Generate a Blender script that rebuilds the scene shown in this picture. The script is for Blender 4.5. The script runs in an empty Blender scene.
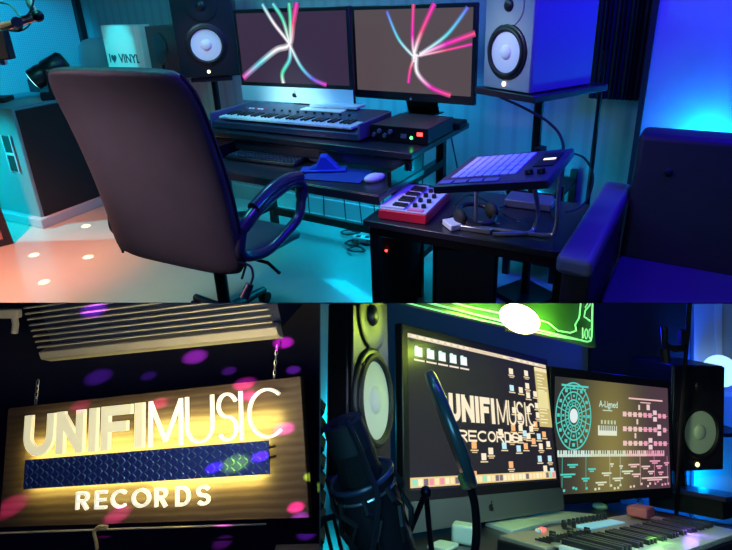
import bpy, bmesh, math, random
import numpy as np
from mathutils import Matrix, Vector
random.seed(7)
S = bpy.context.scene
COL = S.collection
PI = math.pi
# ------------------------------------------------------------------ camera
F, PX, PY, H = 560.0, 366.0, 225.0, 1.5
RHO = math.radians(2.5); TH = math.atan(230*math.cos(RHO)/F)
_f = np.array([0, math.cos(TH), -math.sin(TH)]); _r = np.array([1., 0, 0]); _u = np.array([0, math.sin(TH), math.cos(TH)])
CR = _r*math.cos(RHO)-_u*math.sin(RHO); CU = _r*math.sin(RHO)+_u*math.cos(RHO); C0 = np.array([0, 0, H])
CM = np.stack([CR, CU, _f])
cam_d = bpy.data.cameras.new('camera'); cam = bpy.data.objects.new('camera', cam_d); COL.objects.link(cam); S.camera = cam
cam_d.sensor_fit = 'HORIZONTAL'; cam_d.sensor_width = 36; cam_d.lens = F*36/732
cam_d.shift_x = 0; cam_d.shift_y = -(275-PY)/732; cam_d.clip_start = .02
mw = Matrix.Identity(4)
for i in range(3):
    mw[i][0] = CR[i]; mw[i][1] = CU[i]; mw[i][2] = -_f[i]; mw[i][3] = C0[i]
cam.matrix_world = mw
def proj(p):
    q = (np.asarray(p)-C0)@CM.T
    return np.stack([PX+F*q[..., 0]/q[..., 2], PY-F*q[..., 1]/q[..., 2]], -1)
def ray(x, y): return CM.T@np.array([(x-PX)/F, -(y-PY)/F, 1.])
def P(x, y, z):                      # point at height z seen at x,y
    d = ray(x, y); return Vector(C0+d*(z-H)/d[2])
def W(x, y, Z): return Vector(C0+ray(x, y)*Z)      # point at depth Z
def rv(w):
    t = np.linalg.norm(w)
    if t < 1e-9: return np.eye(3)
    k = w/t; K = np.array([[0, -k[2], k[1]], [k[2], 0, -k[0]], [-k[1], k[0], 0]])
    return np.eye(3)+math.sin(t)*K+(1-math.cos(t))*K@K
CB = np.stack([CR, _f, CU], 1)       # x right, y away, z up of the lower rooms
def fit(loc, pix, t0, yaw=None, w0=(0, 0, 0), z=None, free=(0, 0, 0), prior=10., base=CB, it=150):
    """least-squares pose (and size) of a rigid thing from measured points; returns matrix, sizes"""
    loc = np.array(loc, float); pix = np.array(pix, float); up = yaw is not None
    p = np.array(list(t0)+([yaw] if up else list(w0))+[0, 0, 0], float)
    act = [0, 1]+([] if z is not None else [2])+([3] if up else [3, 4, 5]); k0 = 4 if up else 6
    act += [k0+i for i in range(3) if free[i]]
    def pose(p):
        t = p[:3].copy()
        if z is not None: t[2] = z
        return (rv(np.array([0, 0, p[3]])) if up else rv(p[3:6])@base), t
    def res(p):
        R, t = pose(p); s = np.exp(p[k0:k0+3])
        return np.concatenate([(proj((loc*s)@R.T+t)-pix).ravel(), p[k0:k0+3]*prior])
    lam = 1.; e = res(p)
    for _ in range(it):
        J = np.zeros((len(e), len(act)))
        for j, a in enumerate(act):
            q = p.copy(); q[a] += 1e-5; J[:, j] = (res(q)-e)/1e-5
        d = np.linalg.solve(J.T@J+lam*np.diag(np.diag(J.T@J)+1e-9), -J.T@e)
        q = p.copy(); q[act] += d; e2 = res(q)
        if e2@e2 < e@e: p, e, lam = q, e2, lam*.4
        else: lam *= 4
        if lam > 1e12: break
    R, t = pose(p); m = Matrix.Identity(4)
    for i in range(3):
        for j in range(3): m[i][j] = R[i][j]
        m[i][3] = t[i]
    return m, np.exp(p[k0:k0+3]), e[:-3].reshape(-1, 2)
def onplane(m, x, y, off=0):         # local x,z of the y=-off plane of pose m under pixel
    mi = m.inverted(); o = mi@Vector(C0); d = mi.to_3x3()@Vector(ray(x, y)); k = (-off-o.y)/d.y
    q = o+d*k; return q.x, q.z
# ------------------------------------------------------------------ materials
_M = {}
def mat(name, col, rough=.5, metal=0, emit=None, es=1., bump=0, bscale=200, var=0, vscale=20, coat=0, trans=0, spec=None):
    if name in _M: return _M[name]
    m = bpy.data.materials.new(name); m.use_nodes = True; n = m.node_tree.nodes; l = m.node_tree.links
    b = n['Principled BSDF']; b.inputs['Base Color'].default_value = (*col, 1); b.inputs['Roughness'].default_value = rough
    b.inputs['Metallic'].default_value = metal; b.inputs['Coat Weight'].default_value = coat
    if spec is not None: b.inputs['Specular IOR Level'].default_value = spec
    if trans: b.inputs['Transmission Weight'].default_value = trans
    if emit: b.inputs['Emission Color'].default_value = (*emit, 1); b.inputs['Emission Strength'].default_value = es
    tc = n.new('ShaderNodeTexCoord')
    if bump:
        t = n.new('ShaderNodeTexNoise'); t.inputs['Scale'].default_value = bscale; t.inputs['Detail'].default_value = 3
        bp = n.new('ShaderNodeBump'); bp.inputs['Strength'].default_value = bump; bp.inputs['Distance'].default_value = .002
        l.new(tc.outputs['Object'], t.inputs['Vector']); l.new(t.outputs['Fac'], bp.inputs['Height']); l.new(bp.outputs['Normal'], b.inputs['Normal'])
    if var:
        t = n.new('ShaderNodeTexNoise'); t.inputs['Scale'].default_value = vscale; t.inputs['Detail'].default_value = 4
        r = n.new('ShaderNodeMapRange'); r.inputs['To Min'].default_value = 1-var; r.inputs['To Max'].default_value = 1+var
        x = n.new('ShaderNodeVectorMath'); x.operation = 'SCALE'; x.inputs[0].default_value = col
        l.new(tc.outputs['Object'], t.inputs['Vector']); l.new(t.outputs['Fac'], r.inputs['Value']); l.new(r.outputs[0], x.inputs['Scale']); l.new(x.outputs[0], b.inputs['Base Color'])
    _M[name] = m; return m
def picmat(name, es=1., rough=.25, base=.02):  # a lit display: emission from the picture's own colours
    m = bpy.data.materials.new(name); m.use_nodes = True; n = m.node_tree.nodes; l = m.node_tree.links
    b = n['Principled BSDF']; b.inputs['Base Color'].default_value = (base, base, base, 1); b.inputs['Roughness'].default_value = rough
    a = n.new('ShaderNodeVertexColor'); a.layer_name = 'Col'; l.new(a.outputs['Color'], b.inputs['Emission Color']); b.inputs['Emission Strength'].default_value = es
    return m
def wavemat(name, col, dark, axis='X', scale=12, rough=.6, dist=0.3, bump=.4):
    m = bpy.data.materials.new(name); m.use_nodes = True; n = m.node_tree.nodes; l = m.node_tree.links; b = n['Principled BSDF']
    tc = n.new('ShaderNodeTexCoord'); w = n.new('ShaderNodeTexWave'); w.bands_direction = axis; w.inputs['Scale'].default_value = scale; w.inputs['Distortion'].default_value = dist
    w.inputs['Detail'].default_value = 3
    cr = n.new('ShaderNodeValToRGB'); cr.color_ramp.elements[0].color = (*dark, 1); cr.color_ramp.elements[0].position = .1; cr.color_ramp.elements[1].color = (*col, 1); cr.color_ramp.elements[1].position = .4
    l.new(tc.outputs['Object'], w.inputs['Vector']); l.new(w.outputs['Fac'], cr.inputs['Fac']); l.new(cr.outputs['Color'], b.inputs['Base Color'])
    bp = n.new('ShaderNodeBump'); bp.inputs['Strength'].default_value = bump; bp.inputs['Distance'].default_value = .01; l.new(w.outputs['Fac'], bp.inputs['Height']); l.new(bp.outputs['Normal'], b.inputs['Normal'])
    b.inputs['Roughness'].default_value = rough; return m
def holemat(name, col, dark, scale=60, rough=.6):    # perforated panel
    m = bpy.data.materials.new(name); m.use_nodes = True; n = m.node_tree.nodes; l = m.node_tree.links; b = n['Principled BSDF']
    tc = n.new('ShaderNodeTexCoord'); v = n.new('ShaderNodeTexVoronoi'); v.inputs['Scale'].default_value = scale; v.inputs['Randomness'].default_value = 0
    cr = n.new('ShaderNodeValToRGB'); cr.color_ramp.elements[0].color = (*dark, 1); cr.color_ramp.elements[0].position = .2; cr.color_ramp.elements[1].color = (*col, 1); cr.color_ramp.elements[1].position = .35
    l.new(tc.outputs['Object'], v.inputs['Vector']); l.new(v.outputs['Distance'], cr.inputs['Fac']); l.new(cr.outputs['Color'], b.inputs['Base Color']); b.inputs['Roughness'].default_value = rough; return m
BLK = mat('black_plastic', (.012, .012, .016), .38)
BLKM = mat('black_matte', (.01, .01, .013), .7)
BLKMET = mat('black_metal', (.015, .016, .02), .35, .6)
DESKM = mat('black_laminate', (.02, .02, .026), .32, coat=.2, var=.2)
LEA = mat('black_leather', (.055, .048, .055), .5, bump=.8, bscale=260, var=.25, vscale=9)
WHT = mat('white_plastic', (.8, .8, .82), .4)
ALU = mat('brushed_aluminium', (.75, .77, .8), .42, .35)
ALUD = mat('dark_aluminium', (.16, .18, .22), .45, .3)
SILV = mat('silver_tube', (.6, .6, .65), .3, .9)
RED = mat('red_plastic', (.85, .02, .05), .4)
GREYF = mat('speaker_front_grey', (.38, .42, .4), .6, bump=.2)
CONE = mat('white_paper_cone', (.85, .82, .85), .55)
CONEG = mat('pale_green_cone', (.62, .72, .55), .55)
RUB = mat('rubber', (.01, .01, .012), .55)
CAB = mat('black_cable', (.012, .012, .016), .4)
LEDW = mat('white_led', (1, .9, .7), .4, emit=(1, .8, .4), es=1.8)
LEDR = mat('red_led', (1, .05, .05), .4, emit=(1, .05, .04), es=5)
LEDG = mat('green_led', (.1, 1, .2), .4, emit=(.1, 1, .15), es=4)
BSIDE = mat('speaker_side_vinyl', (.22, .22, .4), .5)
WOODB = mat('light_wood', (.5, .33, .18), .5, var=.2)
CREAMK = mat('ivory_key', (.85, .85, .83), .3)
# ------------------------------------------------------------------ mesh builder
I4 = Matrix.Identity(4)
def T(x=0, y=0, z=0): return Matrix.Translation((x, y, z))
def Rx(a): return Matrix.Rotation(a, 4, 'X')
def Ry(a): return Matrix.Rotation(a, 4, 'Y')
def Rz(a): return Matrix.Rotation(a, 4, 'Z')
class MB:
    def __init__(s):
        s.v = []; s.f = []; s.m = []; s.c = []; s.mi = 0; s.color = (1, 1, 1); s.usecol = False
    def add(s, vs, fs, M=None, cols=None):
        b = len(s.v)
        s.v += [tuple(M@Vector(q)) if M is not None else tuple(q) for q in vs]
        for f in fs:
            s.f.append(tuple(b+i for i in f)); s.m.append(s.mi)
            s.c.append([cols[i] for i in f] if cols else [s.color]*len(f))
        return s
    def box(s, c, d, M=None):
        x, y, z = c; a, b, h = d[0]/2, d[1]/2, d[2]/2
        vs = [(x+i*a, y+j*b, z+k*h) for i in (-1, 1) for j in (-1, 1) for k in (-1, 1)]
        return s.add(vs, [(0, 1, 3, 2), (4, 6, 7, 5), (0, 4, 5, 1), (2, 3, 7, 6), (0, 2, 6, 4), (1, 5, 7, 3)], M)
    def hexa(s, q):      # 8 points: bottom 4, top 4
        return s.add(q, [(3, 2, 1, 0), (4, 5, 6, 7), (0, 1, 5, 4), (1, 2, 6, 5), (2, 3, 7, 6), (3, 0, 4, 7)])
    def tube(s, pts, r, n=8, M=None, closed=False):
        pts = [Vector(p) for p in pts]; rs = r if isinstance(r, (list, tuple)) else [r]*len(pts)
        vs = []; N = len(pts); prev = None
        for i, p in enumerate(pts):
            a = pts[(i-1) % N] if (i > 0 or closed) else p; b = pts[(i+1) % N] if (i < N-1 or closed) else p
            t = (b-a).normalized() if (b-a).length > 1e-9 else Vector((0, 0, 1))
            if prev is None:
                x = t.orthogonal().normalized()
            else:
                x = (prev-t*prev.dot(t)); x = x.normalized() if x.length > 1e-6 else t.orthogonal().normalized()
            prev = x; y = t.cross(x)
            for k in range(n):
                th = 2*PI*k/n; vs.append(p+(x*math.cos(th)+y*math.sin(th))*rs[i])
        fs = []
        for i in range(N if closed else N-1):
            j = (i+1) % N
            for k in range(n): fs.append((i*n+k, i*n+(k+1) % n, j*n+(k+1) % n, j*n+k))
        if not closed: fs += [tuple(range(n))[::-1], tuple((N-1)*n+k for k in range(n))]
        return s.add(vs, fs, M)
    def cyl(s, p0, p1, r0, r1=None, n=24, M=None): return s.tube([p0, p1], [r0, r0 if r1 is None else r1], n, M)
    def lathe(s, prof, n=32, M=None):     # (r,z) along +z
        vs = []; fs = []; N = len(prof)
        for r, z in prof:
            for k in range(n): th = 2*PI*k/n; vs.append((max(r, 1e-4)*math.cos(th), max(r, 1e-4)*math.sin(th), z))
        for i in range(N-1):
            for k in range(n): fs.append((i*n+k, i*n+(k+1) % n, (i+1)*n+(k+1) % n, (i+1)*n+k))
        fs += [tuple(range(n))[::-1], tuple((N-1)*n+k for k in range(n))]
        return s.add(vs, fs, M)
    def torus(s, R, r, M=None, n=40, k=10, sx=1): return s.tube([(R*sx*math.cos(2*PI*i/n), R*math.sin(2*PI*i/n), 0) for i in range(n)], r, k, M, closed=True)
    def ell(s, c, r, M=None, n=20, m=12):
        vs = []; fs = []
        for i in range(m+1):
            ph = PI*i/m
            for k in range(n): th = 2*PI*k/n; vs.append((c[0]+r[0]*math.sin(ph)*math.cos(th), c[1]+r[1]*math.sin(ph)*math.sin(th), c[2]+r[2]*math.cos(ph)))
        for i in range(m):
            for k in range(n): fs.append((i*n+k, (i+1)*n+k, (i+1)*n+(k+1) % n, i*n+(k+1) % n))
        return s.add(vs, fs, M)
    def prism(s, poly, z0, z1, M=None):
        n = len(poly); vs = [(x, y, z0) for x, y in poly]+[(x, y, z1) for x, y in poly]
        return s.add(vs, [tuple(range(n))[::-1], tuple(range(n, 2*n))]+[(i, (i+1) % n, n+(i+1) % n, n+i) for i in range(n)], M)
    def ribbon(s, pts, w, z0, z1, M=None, closed=False, cols=None):    # flat stroke in xy, thick in z
        if cols is None:
            q_ = [pts[0]]
            for p_ in pts[1:]:
                if math.hypot(p_[0]-q_[-1][0], p_[1]-q_[-1][1]) > 1e-6: q_.append(p_)
            if closed and math.hypot(q_[0][0]-q_[-1][0], q_[0][1]-q_[-1][1]) < 1e-6: q_.pop()
            pts = q_
        n = len(pts); L = []; R_ = []; ws = w if isinstance(w, (list, tuple)) else [w]*n
        for i in range(n):
            p = Vector(pts[i]); a = Vector(pts[(i-1) % n]) if (i or closed) else None; b = Vector(pts[(i+1) % n]) if (i < n-1 or closed) else None
            d1 = (p-a).normalized() if a is not None else None; d2 = (b-p).normalized() if b is not None else None
            d1 = d1 or d2; d2 = d2 or d1
            n1 = Vector((-d1.y, d1.x)); n2 = Vector((-d2.y, d2.x)); m = (n1+n2)
            m = n1 if m.length < 1e-3 else m.normalized(); k = 1/max(.45, m.dot(n1)); h = ws[i]/2*k
            L.append(p+m*h); R_.append(p-m*h)
        vs = [(q.x, q.y, z) for z in (z0, z1) for q in L+R_]; fs = []
        for i in range(n if closed else n-1):
            j = (i+1) % n
            fs += [(i, n+i, n+j, j), (2*n+i, 2*n+j, 3*n+j, 3*n+i), (i, j, 2*n+j, 2*n+i), (n+i, 3*n+i, 3*n+j, n+j)]
        if not closed: fs += [(0, 2*n, 3*n, n), (n-1, 2*n-1, 4*n-1, 3*n-1)]
        cc = (cols*4) if cols else None
        return s.add(vs, fs, M, cc)
    def build(s, name, mats, parent=None, bev=0, smooth=True, ang=35, seg=2, sub=0, M=None, clip=None):
        me = bpy.data.meshes.new(name); me.from_pydata(s.v, [], s.f)
        mats = mats if isinstance(mats, (list, tuple)) else [mats]
        for m in mats: me.materials.append(m)
        me.polygons.foreach_set('material_index', s.m)
        if s.usecol:
            a = me.color_attributes.new('Col', 'FLOAT_COLOR', 'CORNER'); k = 0
            for c in s.c:
                for q in c: a.data[k].color = (*q, 1); k += 1
        bm = bmesh.new(); bm.from_mesh(me); bmesh.ops.recalc_face_normals(bm, faces=bm.faces)
        if clip:
            bmesh.ops.bisect_plane(bm, geom=bm.verts[:]+bm.edges[:]+bm.faces[:], plane_co=clip[0], plane_no=clip[1], clear_outer=True)
            bmesh.ops.holes_fill(bm, edges=[e for e in bm.edges if e.is_boundary], sides=0)
        bm.to_mesh(me); bm.free()
        if smooth:
            me.polygons.foreach_set('use_smooth', [True]*len(me.polygons)); me.set_sharp_from_angle(angle=math.radians(ang))
        o = bpy.data.objects.new(name, me); COL.objects.link(o)
        if parent is not None: o.parent = parent
        elif M is not None: o.matrix_world = M
        if bev: b = o.modifiers.new('bevel', 'BEVEL'); b.width = bev; b.segments = seg; b.limit_method = 'ANGLE'; b.angle_limit = math.radians(40)
        if sub: b = o.modifiers.new('sub', 'SUBSURF'); b.levels = sub; b.render_levels = sub
        return o
def tag(o, label, cat, group=None):
    o['label'] = label; o['category'] = cat
    if group: o['group'] = group
    return o
def thing(name, label, cat, M=None, group=None):
    o = bpy.data.objects.new(name, None); COL.objects.link(o); o.empty_display_size = .05
    if M is not None: o.matrix_world = M
    return tag(o, label, cat, group)
def struct(o): o['kind'] = 'structure'; return o
def clone(root, M, label, group=None):
    r = root.copy(); COL.objects.link(r); r.matrix_world = M; r['label'] = label
    if group: r['group'] = group
    def rec(a, b):
        for ch in [c for c in bpy.data.objects if c.parent == a]:
            d = ch.copy(); COL.objects.link(d); d.parent = b; rec(ch, d)
    rec(root, r); return r
def textmesh(mb, s, size, M, depth=.001, bold=0, align='CENTER', col=None):
    cu = bpy.data.curves.new('t', 'FONT'); cu.body = s; cu.size = size; cu.extrude = depth/2; cu.offset = bold; cu.align_x = align; cu.resolution_u = 3
    ob = bpy.data.objects.new('t', cu); COL.objects.link(ob)
    me = bpy.data.meshes.new_from_object(ob.evaluated_get(bpy.context.evaluated_depsgraph_get()))
    if col: mb.color = col
    mb.add([v.co[:] for v in me.vertices], [tuple(p.vertices) for p in me.polygons], M)
    bpy.data.objects.remove(ob); bpy.data.curves.remove(cu); bpy.data.meshes.remove(me)
def spline(pts, n=8):
    pts = [Vector(p) for p in pts]; out = []
    for i in range(len(pts)-1):
        p0 = pts[max(i-1, 0)]; p1 = pts[i]; p2 = pts[i+1]; p3 = pts[min(i+2, len(pts)-1)]
        for k in range(n):
            t = k/n; out.append(.5*((2*p1)+(p2-p0)*t+(2*p0-5*p1+4*p2-p3)*t*t+(3*p1-p0-3*p2+p3)*t**3))
    out.append(pts[-1]); return out
def cable(pts, r, label, mat_=CAB, group=None, name='cable'):
    o = MB().tube(spline(pts), r, 6).build(name, mat_); return tag(o, label, 'cable', group)
FRONT = Rx(PI/2)    # xy drawing -> facing -y, drawing y becomes z ; drawing z -> -y
def light(kind, name, loc, col, power, target=None, size=.5, sizey=None, cone=None, blend=.5, rad=None):
    d = bpy.data.lights.new(name, kind); d.color = col; d.energy = power
    if kind == 'AREA':
        d.size = size
        if sizey: d.shape = 'RECTANGLE'; d.size_y = sizey
    elif kind == 'SPOT': d.spot_size = cone; d.spot_blend = blend; d.shadow_soft_size = rad if rad is not None else .01
    else: d.shadow_soft_size = rad if rad is not None else .05
    o = bpy.data.objects.new(name, d); COL.objects.link(o); o.location = loc
    if target is not None:
        o.rotation_euler = (Vector(target)-Vector(loc)).to_track_quat('-Z', 'Y').to_euler()
    return o
# =====================================================================================
#  UPPER ROOM : the studio
# =====================================================================================
YD = math.radians(-32.2); xd = Vector((math.cos(YD), math.sin(YD), 0)); yd = Vector((-xd.y, xd.x, 0)); O = Vector((.19, 2.453, 0))
def D(s, t, z=0): return O+xd*s+yd*t+Vector((0, 0, z))
DM = Matrix.Translation(O)@Rz(YD)
def DMat(s, t, z, yaw=0): return Matrix.Translation(D(s, t, z))@Rz(YD+yaw)
TW = .98          # back wall plane in desk frame
dl = ray(83, 20); kk = (TW-Vector((-O.x, -O.y, 0)).dot(yd))/Vector((dl[0], dl[1], 0)).dot(yd)
cx = Vector((dl[0], dl[1], 0))*kk; SC = (cx-O).dot(xd)      # left corner s
floorM = mat('glossy_floor', (.42, .4, .37), .3, coat=.3, var=.08, vscale=3)
wallM = wavemat('painted_panel_wall', (.34, .36, .38), (.29, .31, .33), 'X', 3.2, .6, .2, .12)
perfM = holemat('perforated_panel', (.4, .42, .44), (.22, .25, .28), 70)
# floor : from the ray line of row 303 back
e0, e1 = P(-500, 303, 0), P(1150, 303, 0)
mb = MB(); dn = Vector((0, 0, -.02)); back = Vector((0, .035, 0))
b0, b1 = Vector((-7, 7, 0)), Vector((4.5, 7, 0))
mb.hexa([e0+dn+back, e1+dn+back, b1+dn, b0+dn, e0, e1, b1, b0]); struct(mb.build('floor', floorM, smooth=False))
def wallbox(name, s0, s1, t0, t1, z0, z1, m): return struct(MB().box(((s0+s1)/2, (t0+t1)/2, (z0+z1)/2), (abs(s1-s0), abs(t1-t0), z1-z0)).build(name, m, M=DM, smooth=False))
wallbox('wall_back', SC, 3.2, TW, TW+.1, 0, 2.6, wallM)
# left wall turns a little outward from the corner
cL = D(SC, TW)
lw = struct(MB().box((-1.6, .05, 1.3), (3.2, .1, 2.6)).build('wall_left', perfM, M=Matrix.Translation(cL)@Rz(YD+math.radians(62)), smooth=False))
struct(MB().box((0, 0, 1.3), (.05, .05, 2.6)).build('trim_1', BLKM, M=Matrix.Translation(cL-yd*.03+xd*.0)@Rz(YD), smooth=False))
ceilM = mat('ceiling_paint', (.1, .1, .12), .8)
struct(MB().box((-1, 3.5, 2.66), (11, 7.5, .1)).build('ceiling', ceilM, smooth=False))
# baseboard shelf of wall
wallbox('baseboard_back', SC, 3.2, TW-.02, TW, 0, .12, mat('baseboard', (.4, .42, .45), .5))
# --- dark curtain, blue board
cur = wavemat('dark_curtain', (.012, .008, .02), (.004, .003, .008), 'X', 5, .9)
def wx(px, py, t):      # s and z on plane t
    d = ray(px, py); k = (t-(Vector((0, 0, 0))-O).dot(yd))/Vector((d[0], d[1], 0)).dot(yd); p = Vector(C0)+Vector(d)*k; return (p-O).dot(xd), p.z
s0, zc = wx(588, 99, TW-.08); s1, _ = wx(640, 100, TW-.08)
def pleat(s0, s1, n, amp):
    pts = [(s0+(s1-s0)*i/n, amp*math.sin(i*1.9)) for i in range(n+1)]; return pts
mb = MB(); pp = pleat(0, s1-s0, 40, .012); mb.ribbon(pp, .008, 0, 2.3-zc)
tag(mb.build('curtain', cur, M=DMat(s0, TW-.05, zc), ang=80), 'black hanging curtain between the grey-fronted speaker and the bright blue wall board', 'curtain')
b0_, _ = wx(640, 100, TW-.1); 
boardM = mat('blue_board', (.5, .5, .62), .55, var=.25, vscale=4)
w_ = thing('wall_board', 'tall flat board washed in deep blue light behind the armchair', 'board', DMat(b0_, TW-.12, 0))
MB().box((.8, .02, 1.2), (1.6, .03, 2.4)).build('panel', boardM, w_, bev=.004)
MB().box((.012, -.0, 1.2), (.024, .05, 2.4)).build('edge_trim', BLKM, w_)
# pole in front of curtain
p_a, za = wx(606, 50, TW-.14)
po = thing('stand_pole', 'slim dark upright pole standing before the black curtain', 'pole', DMat(p_a, TW-.16, 0))
MB().cyl((0, 0, .02), (0, 0, za), .012).build('pole', BLKMET, po); MB().cyl((0, 0, 0), (0, 0, .02), .1).build('base', BLKMET, po)
# ---- desk ------------------------------------------------------------------
dk = thing('studio_desk', 'black studio desk carrying both monitors, with pull-out tray', 'desk', DM)
MB().box((-.7, .33, .825), (1.48, .69, .03)).build('desk_top', DESKM, dk, bev=.004)
MB().box((-.62, .02, .775), (1.3, .03, .05)).build('apron', DESKM, dk, bev=.003)
MB().box((-.525, -.05, .705), (1.08, .43, .03)).build('keyboard_tray', DESKM, dk, bev=.004)
MB().box((-.525, -.262, .695), (1.08, .012, .04)).build('tray_lip', DESKM, dk, bev=.003)
for s in (-1.38, -.1):
    for t in ((.06, .62) if s < -1 else (.27, .62)): MB().box((s, t, .405), (.045, .045, .81)).build('leg', BLKMET, dk, bev=.003)
    MB().box((s, .34, .16), (.04, .56, .04)).build('side_rail', BLKMET, dk); MB().box((s, .34, .62), (.04, .56, .04)).build('side_rail', BLKMET, dk)
MB().box((-.7, .62, .12), (1.32, .03, .05)).build('cross_bar', BLKMET, dk)
for s in (-1.06, .0): MB().box((s-.0, -.0, .755), (.02, .3, .07)).build('tray_slide', BLKMET, dk)
# ---- monitors ---------------------------------------------------------------
def apple(mb, cx_, cz, h, y):
    M = T(cx_, y, cz)@FRONT
    pts = []
    for i in range(24):
        a = 2*PI*i/24; r = h*.42*(1+.10*math.cos(2*a)-.10*math.sin(a)**8); x = r*math.cos(a); yy = r*math.sin(a)
        if math.cos(a-.15) > .93: x -= h*.2
        if abs(math.cos(a)) < .25: yy *= .86
        pts.append((x, yy))
    mb.prism(pts, 0, .0012, M); mb.prism([(0, h*.42), (h*.06, h*.6), (h*.2, h*.68), (h*.14, h*.48)], 0, .0012, M)
def streaks(mb, w, h, cx_, cy_, paths, y):
    M = T(0, y, 0)@FRONT
    for pts, cols, wd in paths:
        P2 = [Vector((p[0]*w, p[1]*h, 0)) for p in pts]; sp = spline(P2, 10); n = len(sp)
        def cc(i):
            t = i/(n-1)*(len(cols)-1); k = min(int(t), len(cols)-2); u = t-k; return tuple(cols[k][q]*(1-u)+cols[k+1][q]*u for q in range(3))
        C = [cc(i) for i in range(n)]
        mb.ribbon([(q.x, q.y) for q in sp], wd*w*2.5, 0, .0006, M, cols=[tuple(c*.3+g_*.7 for c, g_ in zip(q, (.08, .05, .09))) for q in C])
        mb.ribbon([(q.x, q.y) for q in sp], wd*w*1.35, .0006, .001, M, cols=[tuple(c*.8 for c in q) for q in C])
        mb.ribbon([(q.x, q.y) for q in sp], wd*w*.62, .001, .0014, M, cols=[tuple(min(1.2, c*1.15) for c in q) for q in C])
PICM = picmat('display_picture', .9)
MG, CY, BL, WH, PK, GR = (1, .03, .6), (.15, .8, .9), (.15, .15, 1), (1, .95, 1), (1, .1, .25), (.1, .9, .5)
def monitor(name, label, Mx, w, h, chin, screen_y, paths, bg, chinm, frame, footm):
    o = thing(name, label, 'monitor', Mx)
    MB().box((0, .014, h/2), (w, .028, h)).build('casing', frame, o, bev=.004)
    mb = MB(); mb.usecol = True; b = w*.028; sw, sh = w-2*b, h-chin-2*b; zc_ = chin+b+sh/2
    mb.color = bg; mb.box((0, 0, zc_), (sw, .002, sh))
    m2 = MB(); m2.usecol = True; streaks(m2, sw, sh, 0, 0, paths, 0)
    m2.v = [(x, y-.001, z+zc_) for x, y, z in m2.v]
    base = len(mb.v); mb.v += m2.v; mb.f += [tuple(i+base for i in f) for f in m2.f]; mb.m += m2.m; mb.c += m2.c
    mb.build('screen', PICM, o, smooth=False)
    if chin > .03:
        cp = MB().box((0, -.0015, chin/2), (w, .004, chin)).build('chin_panel', chinm, o, bev=.001)
        lg = MB(); apple(lg, 0, chin*.5, chin*.42, -.0035); lg.build('logo', BLK, cp, smooth=False)
    else:
        lg = MB(); apple(lg, 0, .012, .014, -.001); lg.build('logo', WHT, o, smooth=False)
    MB().add([(-.1, .03, .2), (.1, .03, .2), (.1, .14, -.085), (-.1, .14, -.085), (-.1, .04, .2), (.1, .04, .2), (.1, .15, -.085), (-.1, .15, -.085)],
        [(0, 1, 2, 3), (4, 7, 6, 5), (0, 4, 5, 1), (1, 5, 6, 2), (2, 6, 7, 3), (3, 7, 4, 0)]).build('stand', footm, o, bev=.003)
    MB().box((0, .13, -.089), (.2, .14, .008)).build('foot', footm, o, bev=.003)
    return o
w1 = .65
m1, s1_, r1 = fit([(-w1/2, 0, .516), (w1/2, 0, .516), (w1/2, 0, 0), (-w1/2, 0, 0)], [(235, 9.5), (350, 5.5), (353, 106.5), (240.5, 100)], (-.37, 3.2, .94), yaw=-.43, free=(1, 0, 0), prior=5)
m2, s2_, r2 = fit([(-w1/2, 0, .49), (w1/2, 0, .49), (w1/2, 0, 0), (-w1/2, 0, 0)], [(353, 7), (475, 1.5), (477, 106), (353, 97)], (.27, 3.05, .96), yaw=-.5, free=(1, 0, 0), prior=5)
pathsA = [([(-.23, .62), (-.14, .36), (-.03, .12), (.0, .02), (.08, -.25), (.18, -.42), (.3, -.5)], [CY, WH, WH, WH, CY, BL, MG], .014),
          ([(.09, .62), (.04, .35), (-.01, .06), (-.14, -.02), (-.32, -.22), (-.5, -.44)], [MG, PK, WH, WH, CY, MG], .02),
          ([(-.13, .62), (-.05, .4), (-.01, .1)], [CY, GR, WH], .015), ([(.02, .62), (.02, .4), (0, .08)], [GR, GR, WH], .016),
          ([(0, .05), (-.02, -.15), (-.1, -.35), (-.1, -.5)], [WH, CY, GR, WH], .016)]
pathsB = [([(-.2, .48), (-.1, .15), (.04, -.07)], [BL, CY, WH], .012), ([(.03, .55), (.02, .2), (.03, 0), (.06, -.04)], [PK, MG, WH, WH], .013),
          ([(.2, .55), (.1, .25), (.04, .02), (.03, -.12)], [MG, PK, WH, WH], .018), ([(.46, .5), (.3, .2), (.08, -.03)], [BL, CY, WH], .014),
          ([(.52, .22), (.3, .1), (.08, -.03)], [PK, MG, WH], .018), ([(.5, .1), (.3, .03), (.05, -.05)], [MG, PK, WH], .01),
          ([(.05, -.03), (0, -.2), (-.02, -.38)], [WH, PK, MG], .013), ([(.05, -.06), (.06, -.25), (.18, -.42), (.34, -.5)], [WH, WH, MG, PK], .017)]
bgA, bgB = (.045, .022, .055), (.10, .072, .075)
monitor('computer_monitor', 'left all-in-one computer with white chin showing light streaks, in the upper picture', m1, w1*s1_[0], .516, .088, 0, pathsA, bgA, mat('pale_chin', (.75, .85, .9), .45), BLK, ALUD)
monitor('computer_monitor', 'black-framed second monitor with pink and blue streaks, beside the grey-fronted speaker', m2, w1*s2_[0], .49, .024, 0, pathsB, bgB, BLK, BLK, BLKMET)
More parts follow.
